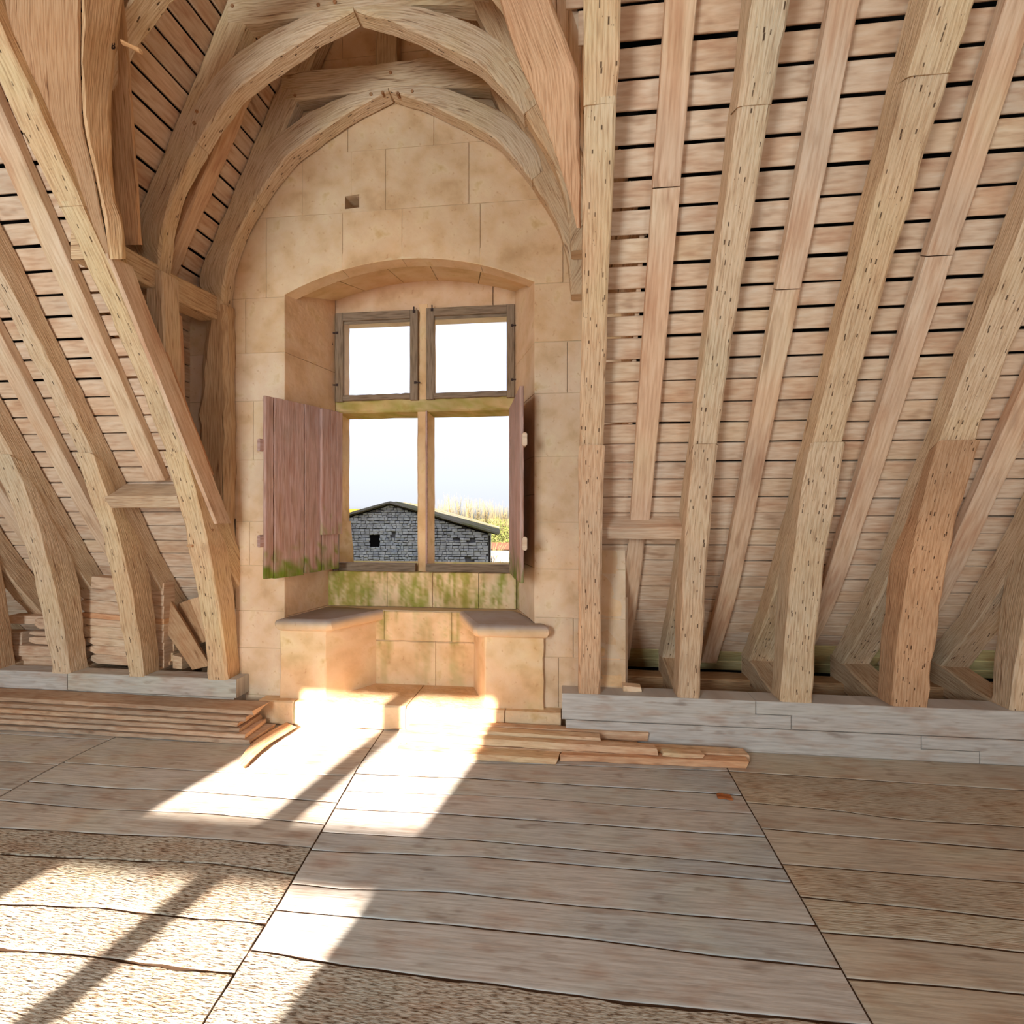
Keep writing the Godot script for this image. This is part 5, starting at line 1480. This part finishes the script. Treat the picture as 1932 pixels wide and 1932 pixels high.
# ---------------------------------------------------------------- beyond the window
func build_outdoors() -> void:
	solo("ground", mbox(Vector3(-400, -7.0, -600), Vector3(400, -6.5, -6.0), M.grass), "sunlit grass field below and beyond the window", "ground", "", "structure")
	var o := thing("barn", "low grey rubble stone barn with a mossy tiled roof and one black opening, outside", "barn")
	# local frame: +x to the right along the gable, +z towards the attic
	var corner := onz(921, 1008, -13.0)
	o.position = Vector3(corner.x, 0, corner.z)
	o.rotation.y = deg_to_rad(8.0)
	var eave := corner.y
	var W := 5.0
	var ry := eave + 0.755
	var L := 5.2
	var X := Vector3.RIGHT
	var Y := Vector3.UP
	var Z := Vector3(0, 0, 1)
	var gable := PackedVector2Array([Vector2(-W, -6.5), Vector2(0, -6.5), Vector2(0, eave), Vector2(-W * 0.5, ry), Vector2(-W, eave)])
	var core := MB.new()
	slab_into(core, gable, Vector3(0, 0, -0.07), X, Y, Z, L, 0.0, Color(0.35, 0.35, 0.36), true)
	part("wall", core.mesh(M.rubble), o)
	var hole := PackedVector2Array([Vector2(-3.02, 0.607), Vector2(-2.79, 0.607), Vector2(-2.79, 0.893), Vector2(-3.02, 0.893)])
	part("opening", mbox(Vector3(-3.04, 0.59, -0.20), Vector3(-2.77, 0.91, -0.055), M.void_black), o)
	var gaps := [Vector2(-2.42, 0.91), Vector2(-0.81, 0.81), Vector2(-0.37, 0.76), Vector2(-0.50, 0.28)]
	var stones := []
	var y := -0.1
	while y < ry:
		var h := rnd(0.055, 0.092)
		var x := -W + rnd(0, 0.1)
		while x < 0.0:
			var wd := rnd(0.075, 0.185) * (1.25 if x > -1.0 else 1.0)
			var q := PackedVector2Array([Vector2(x, y + rnd(-0.012, 0.012)), Vector2(minf(x + wd, 0.0), y + rnd(-0.012, 0.012)), Vector2(minf(x + wd, 0.0), y + h + rnd(-0.009, 0.009)), Vector2(x, y + h + rnd(-0.009, 0.009))])
			var skip := x + wd > -0.02 and wd < 0.03
			for g in gaps:
				if absf(x + wd * 0.5 - g.x) < 0.07 and absf(y + h * 0.5 - g.y) < 0.05: skip = true
			if not skip and x + wd > -4.5:
				for a in Geometry2D.intersect_polygons(q, gable):
					for b in Geometry2D.clip_polygons(a, hole):
						for c in Geometry2D.offset_polygon(b, -0.0055, Geometry2D.JOIN_MITER):
							if absf(area(c)) > 0.0022:
								stones.append([absf(area(c)), c, rnd(-0.012, 0.012), rnd(0.78, 1.12)])
			x += wd
		y += h
	stones.sort_custom(func(a, b): return a[0] > b[0])
	var rest := MB.new()
	for k in stones.size():
		var s: Array = stones[k]
		var t = Color(0.98, 1.0, 1.05) * s[3]
		if k < 290:
			part("wall_stone", slab(s[1], Vector3(0, 0, s[2]), X, Y, Z, 0.08, 0.007, M.rubble, t), o)
		else:
			slab_into(rest, s[1], Vector3(0, 0, s[2]), X, Y, Z, 0.08, 0.007, t)
	part("rubble_stones", rest.mesh(M.rubble), o).set_meta("kind", "stuff")
	# roof: two slopes of worn canal tiles
	for sd in 2:
		var A := Vector3(-W * 0.5, ry + 0.012, 0.05)
		var B := Vector3(0.22, eave - 0.02, 0.05) if sd == 1 else Vector3(-W - 0.22, eave - 0.02, 0.05)
		var slope := (B - A)
		var n := Vector3(-slope.y, slope.x, 0).normalized()
		if n.y < 0: n = -n
		var secs := []
		for f in [0.0, 0.5, 1.0]:
			var p := A.lerp(B, f)
			secs.append([p, p + n * 0.02, p + n * 0.02 - Z * (L + 0.3), p - Z * (L + 0.3)])
		var rf := part("roof_slope", loft(secs, M.old_tile, {"ch": 0.02, "amp": 0.02, "freq": 1.2, "step": 0.5, "tint": Color(0.8, 0.75, 0.66)}), o)
		for k in 36:
			var z := 0.0 - k * 0.15
			var tl := []
			for f in [0.0, 0.25, 0.5, 0.75, 1.02]:
				var p := A.lerp(B, f) + n * (0.018 + rnd(0, 0.012)) + Vector3(0, 0, z)
				tl.append([p + Z * 0.075, p + Z * 0.03 + n * 0.06, p - Z * 0.03 + n * 0.06, p - Z * 0.075])
			var mossy := func(p: Vector3, t: Color) -> Color:
				var m := clampf(noise.get_noise_3d(p.x * 2.2, p.y * 2.0, p.z * 2.2) * 1.6 + 0.35, 0.0, 1.0)
				return Color(t.r * lerpf(0.95, 0.62, m), t.g * lerpf(0.9, 0.66, m), t.b * lerpf(0.85, 0.30, m))
			part("tile_row", loft(tl, M.old_tile, {"ch": 0.01, "amp": 0.015, "step": 0.6, "cols": 1, "paint": mossy}), rf)
	part("corner_pipe", mbox(Vector3(0.01, -6.5, -0.06), Vector3(0.05, eave - 0.03, -0.02), M.slate), o)
	# distant houses
	var h1 := thing("house", "far house with a lichen-yellow roof and white wall, left of the barn", "house", "houses beyond the barn")
	var a := onz(640, 973, -70.0)
	var b := onz(694, 960, -70.0)
	part("wall", mbox(Vector3(a.x, -6.5, -76), Vector3(b.x, a.y, -70), M.white_render), h1)
	part("roof", loft([[Vector3(a.x - 0.3, a.y, -69.6), Vector3(a.x - 0.3, b.y, -73), Vector3(a.x - 0.3, b.y - 0.05, -73.2), Vector3(a.x - 0.3, a.y, -76.4)], [Vector3(b.x + 0.3, a.y, -69.6), Vector3(b.x + 0.3, b.y, -73), Vector3(b.x + 0.3, b.y - 0.05, -73.2), Vector3(b.x + 0.3, a.y, -76.4)]], M.lichen_tile, {"ch": 0.02, "amp": 0.05, "step": 2.0, "smooth": false}), h1)
	var h2 := thing("house", "far white house with a low red tiled roof, right of the barn", "house", "houses beyond the barn")
	a = onz(915, 1036, -42.0)
	b = onz(985, 1027, -42.0)
	part("wall", mbox(Vector3(a.x, -6.5, -47), Vector3(b.x, a.y, -42), M.white_render), h2)
	part("roof", loft([[Vector3(a.x - 0.3, a.y, -41.7), Vector3(a.x - 0.3, b.y, -44.5), Vector3(a.x - 0.3, b.y - 0.05, -44.6), Vector3(a.x - 0.3, a.y, -47.3)], [Vector3(b.x + 0.3, a.y, -41.7), Vector3(b.x + 0.3, b.y, -44.5), Vector3(b.x + 0.3, b.y - 0.05, -44.6), Vector3(b.x + 0.3, a.y, -47.3)]], M.red_tile, {"ch": 0.02, "amp": 0.03, "step": 2.0, "smooth": false}), h2)
	# bare trees and green shrubs
	var tx := [834, 850, 866, 884, 901, 918, 934, 951]
	for k in tx.size():
		var base := onz(tx[k], 966, -58.0 - 3.0 * (k % 3))
		base.y = -6.5
		var t := thing("bare_tree", "%s bare tree of the row behind the barn, counted from the mullion" % ["first", "second", "third", "fourth", "fifth", "sixth", "seventh", "eighth"][k], "tree", "bare trees behind the barn")
		t.position = base
		var top := 10.0 - 0.22 * absf(k - 2.0) - rnd(0, 0.5)
		part("trunk", stem([Vector3.ZERO, Vector3(rnd(-0.1, 0.1), top * 0.5, 0), Vector3(rnd(-0.2, 0.2), top, 0)], 0.035, 0.008), t)
		var mb := MB.new()
		for i in 90:
			var h := rnd(0.30, 0.86) * top
			var ang := rnd(0, TAU)
			var d := Vector3(cos(ang), 0, sin(ang))
			var ln := minf(rnd(1.8, 4.5), (top - h) * rnd(0.8, 1.25))
			var p0 := Vector3(0, h, 0)
			stem_into(mb, [p0, p0 + d * ln * 0.16 + Vector3(0, ln * 0.55, 0), p0 + d * ln * 0.22 + Vector3(0, ln, 0)], 0.012, 0.005)
		part("branches", mb.mesh(M.twig), t)
	for k in 5:
		var base := onz([872, 895, 918, 940, 958][k], 966, -46.0 - 2.0 * (k % 2))
		base.y = -6.5
		var t := thing("shrub", "%s green shrub of the hedge right of the barn roof, counted from the barn" % ["first", "second", "third", "fourth", "fifth"][k], "shrub", "green shrubs beyond the barn")
		t.position = base
		part("stem", stem([Vector3.ZERO, Vector3(0, 3.0, 0), Vector3(0.1, 5.0, 0)], 0.10, 0.03), t)
		var mb := MB.new()
		var top := 7.3 - 0.12 * k + (0.4 if k == 3 else 0.0)
		for i in 2000:
			var u := rnd(0, 1)
			var p := Vector3(rnd(-1, 1), rnd(-1, 1), rnd(-1, 1))
			if p.length() > 1.0: continue
			p = Vector3(p.x * 1.7, top * 0.60 + p.y * top * 0.42, p.z * 1.2)
			var e1 := Vector3(rnd(-1, 1), rnd(-1, 1), rnd(-1, 1)).normalized() * 0.14
			var e2 := e1.cross(Vector3(rnd(-1, 1), rnd(-1, 1), rnd(-1, 1))).normalized() * 0.06
			var c := Color(1, 1, 1) * rnd(0.75, 1.2)
			mb.flat([p - e1, p + e2, p + e1, p - e2], [Vector2.ZERO, Vector2.ZERO, Vector2.ZERO, Vector2.ZERO], c, e1.cross(e2).normalized())
		part("foliage", mb.mesh(M.leafage), t)
	var tw := thing("bare_shrub", "leafless shrub with spreading twigs beside the barn corner", "shrub")
	var bs := onz(922, 1075, -23.0)
	tw.position = bs
	var mb2 := MB.new()
	for i in 26:
		var an := rnd(-0.3, 1.15)
		var ln := rnd(0.6, 1.5)
		var d := Vector3(sin(an), cos(an), rnd(-0.3, 0.3))
		stem_into(mb2, [Vector3(rnd(0, 0.3), -0.8, 0), Vector3(0.1, 0, 0) + d * ln * 0.5, Vector3(0.1, 0, 0) + d * ln + Vector3(0.1, 0, 0)], 0.014, 0.005)
	part("twigs", mb2.mesh(M.twig), tw)

func stem(pts: Array, r0: float, r1: float) -> ArrayMesh:
	var mb := MB.new()
	stem_into(mb, pts, r0, r1)
	return mb.mesh(M.twig)
func stem_into(mb: MB, pts: Array, r0: float, r1: float) -> void:
	var rows := []
	var uvs := []
	var cs := []
	var n := pts.size()
	for i in n:
		var r := lerpf(r0, r1, float(i) / (n - 1))
		var row := PackedVector3Array()
		var uv := PackedVector2Array()
		var cc := PackedColorArray()
		for j in 5:
			var a := TAU * j / 4.0
			row.append(pts[i] + Vector3(cos(a) * r, 0, sin(a) * r))
			uv.append(Vector2(j * 0.1, i * 0.5))
			cc.append(Color(1, 1, 1))
		rows.append(row)
		uvs.append(uv)
		cs.append(cc)
	mb.grid(rows, uvs, cs, (pts[0] + pts[n - 1]) * 0.5)
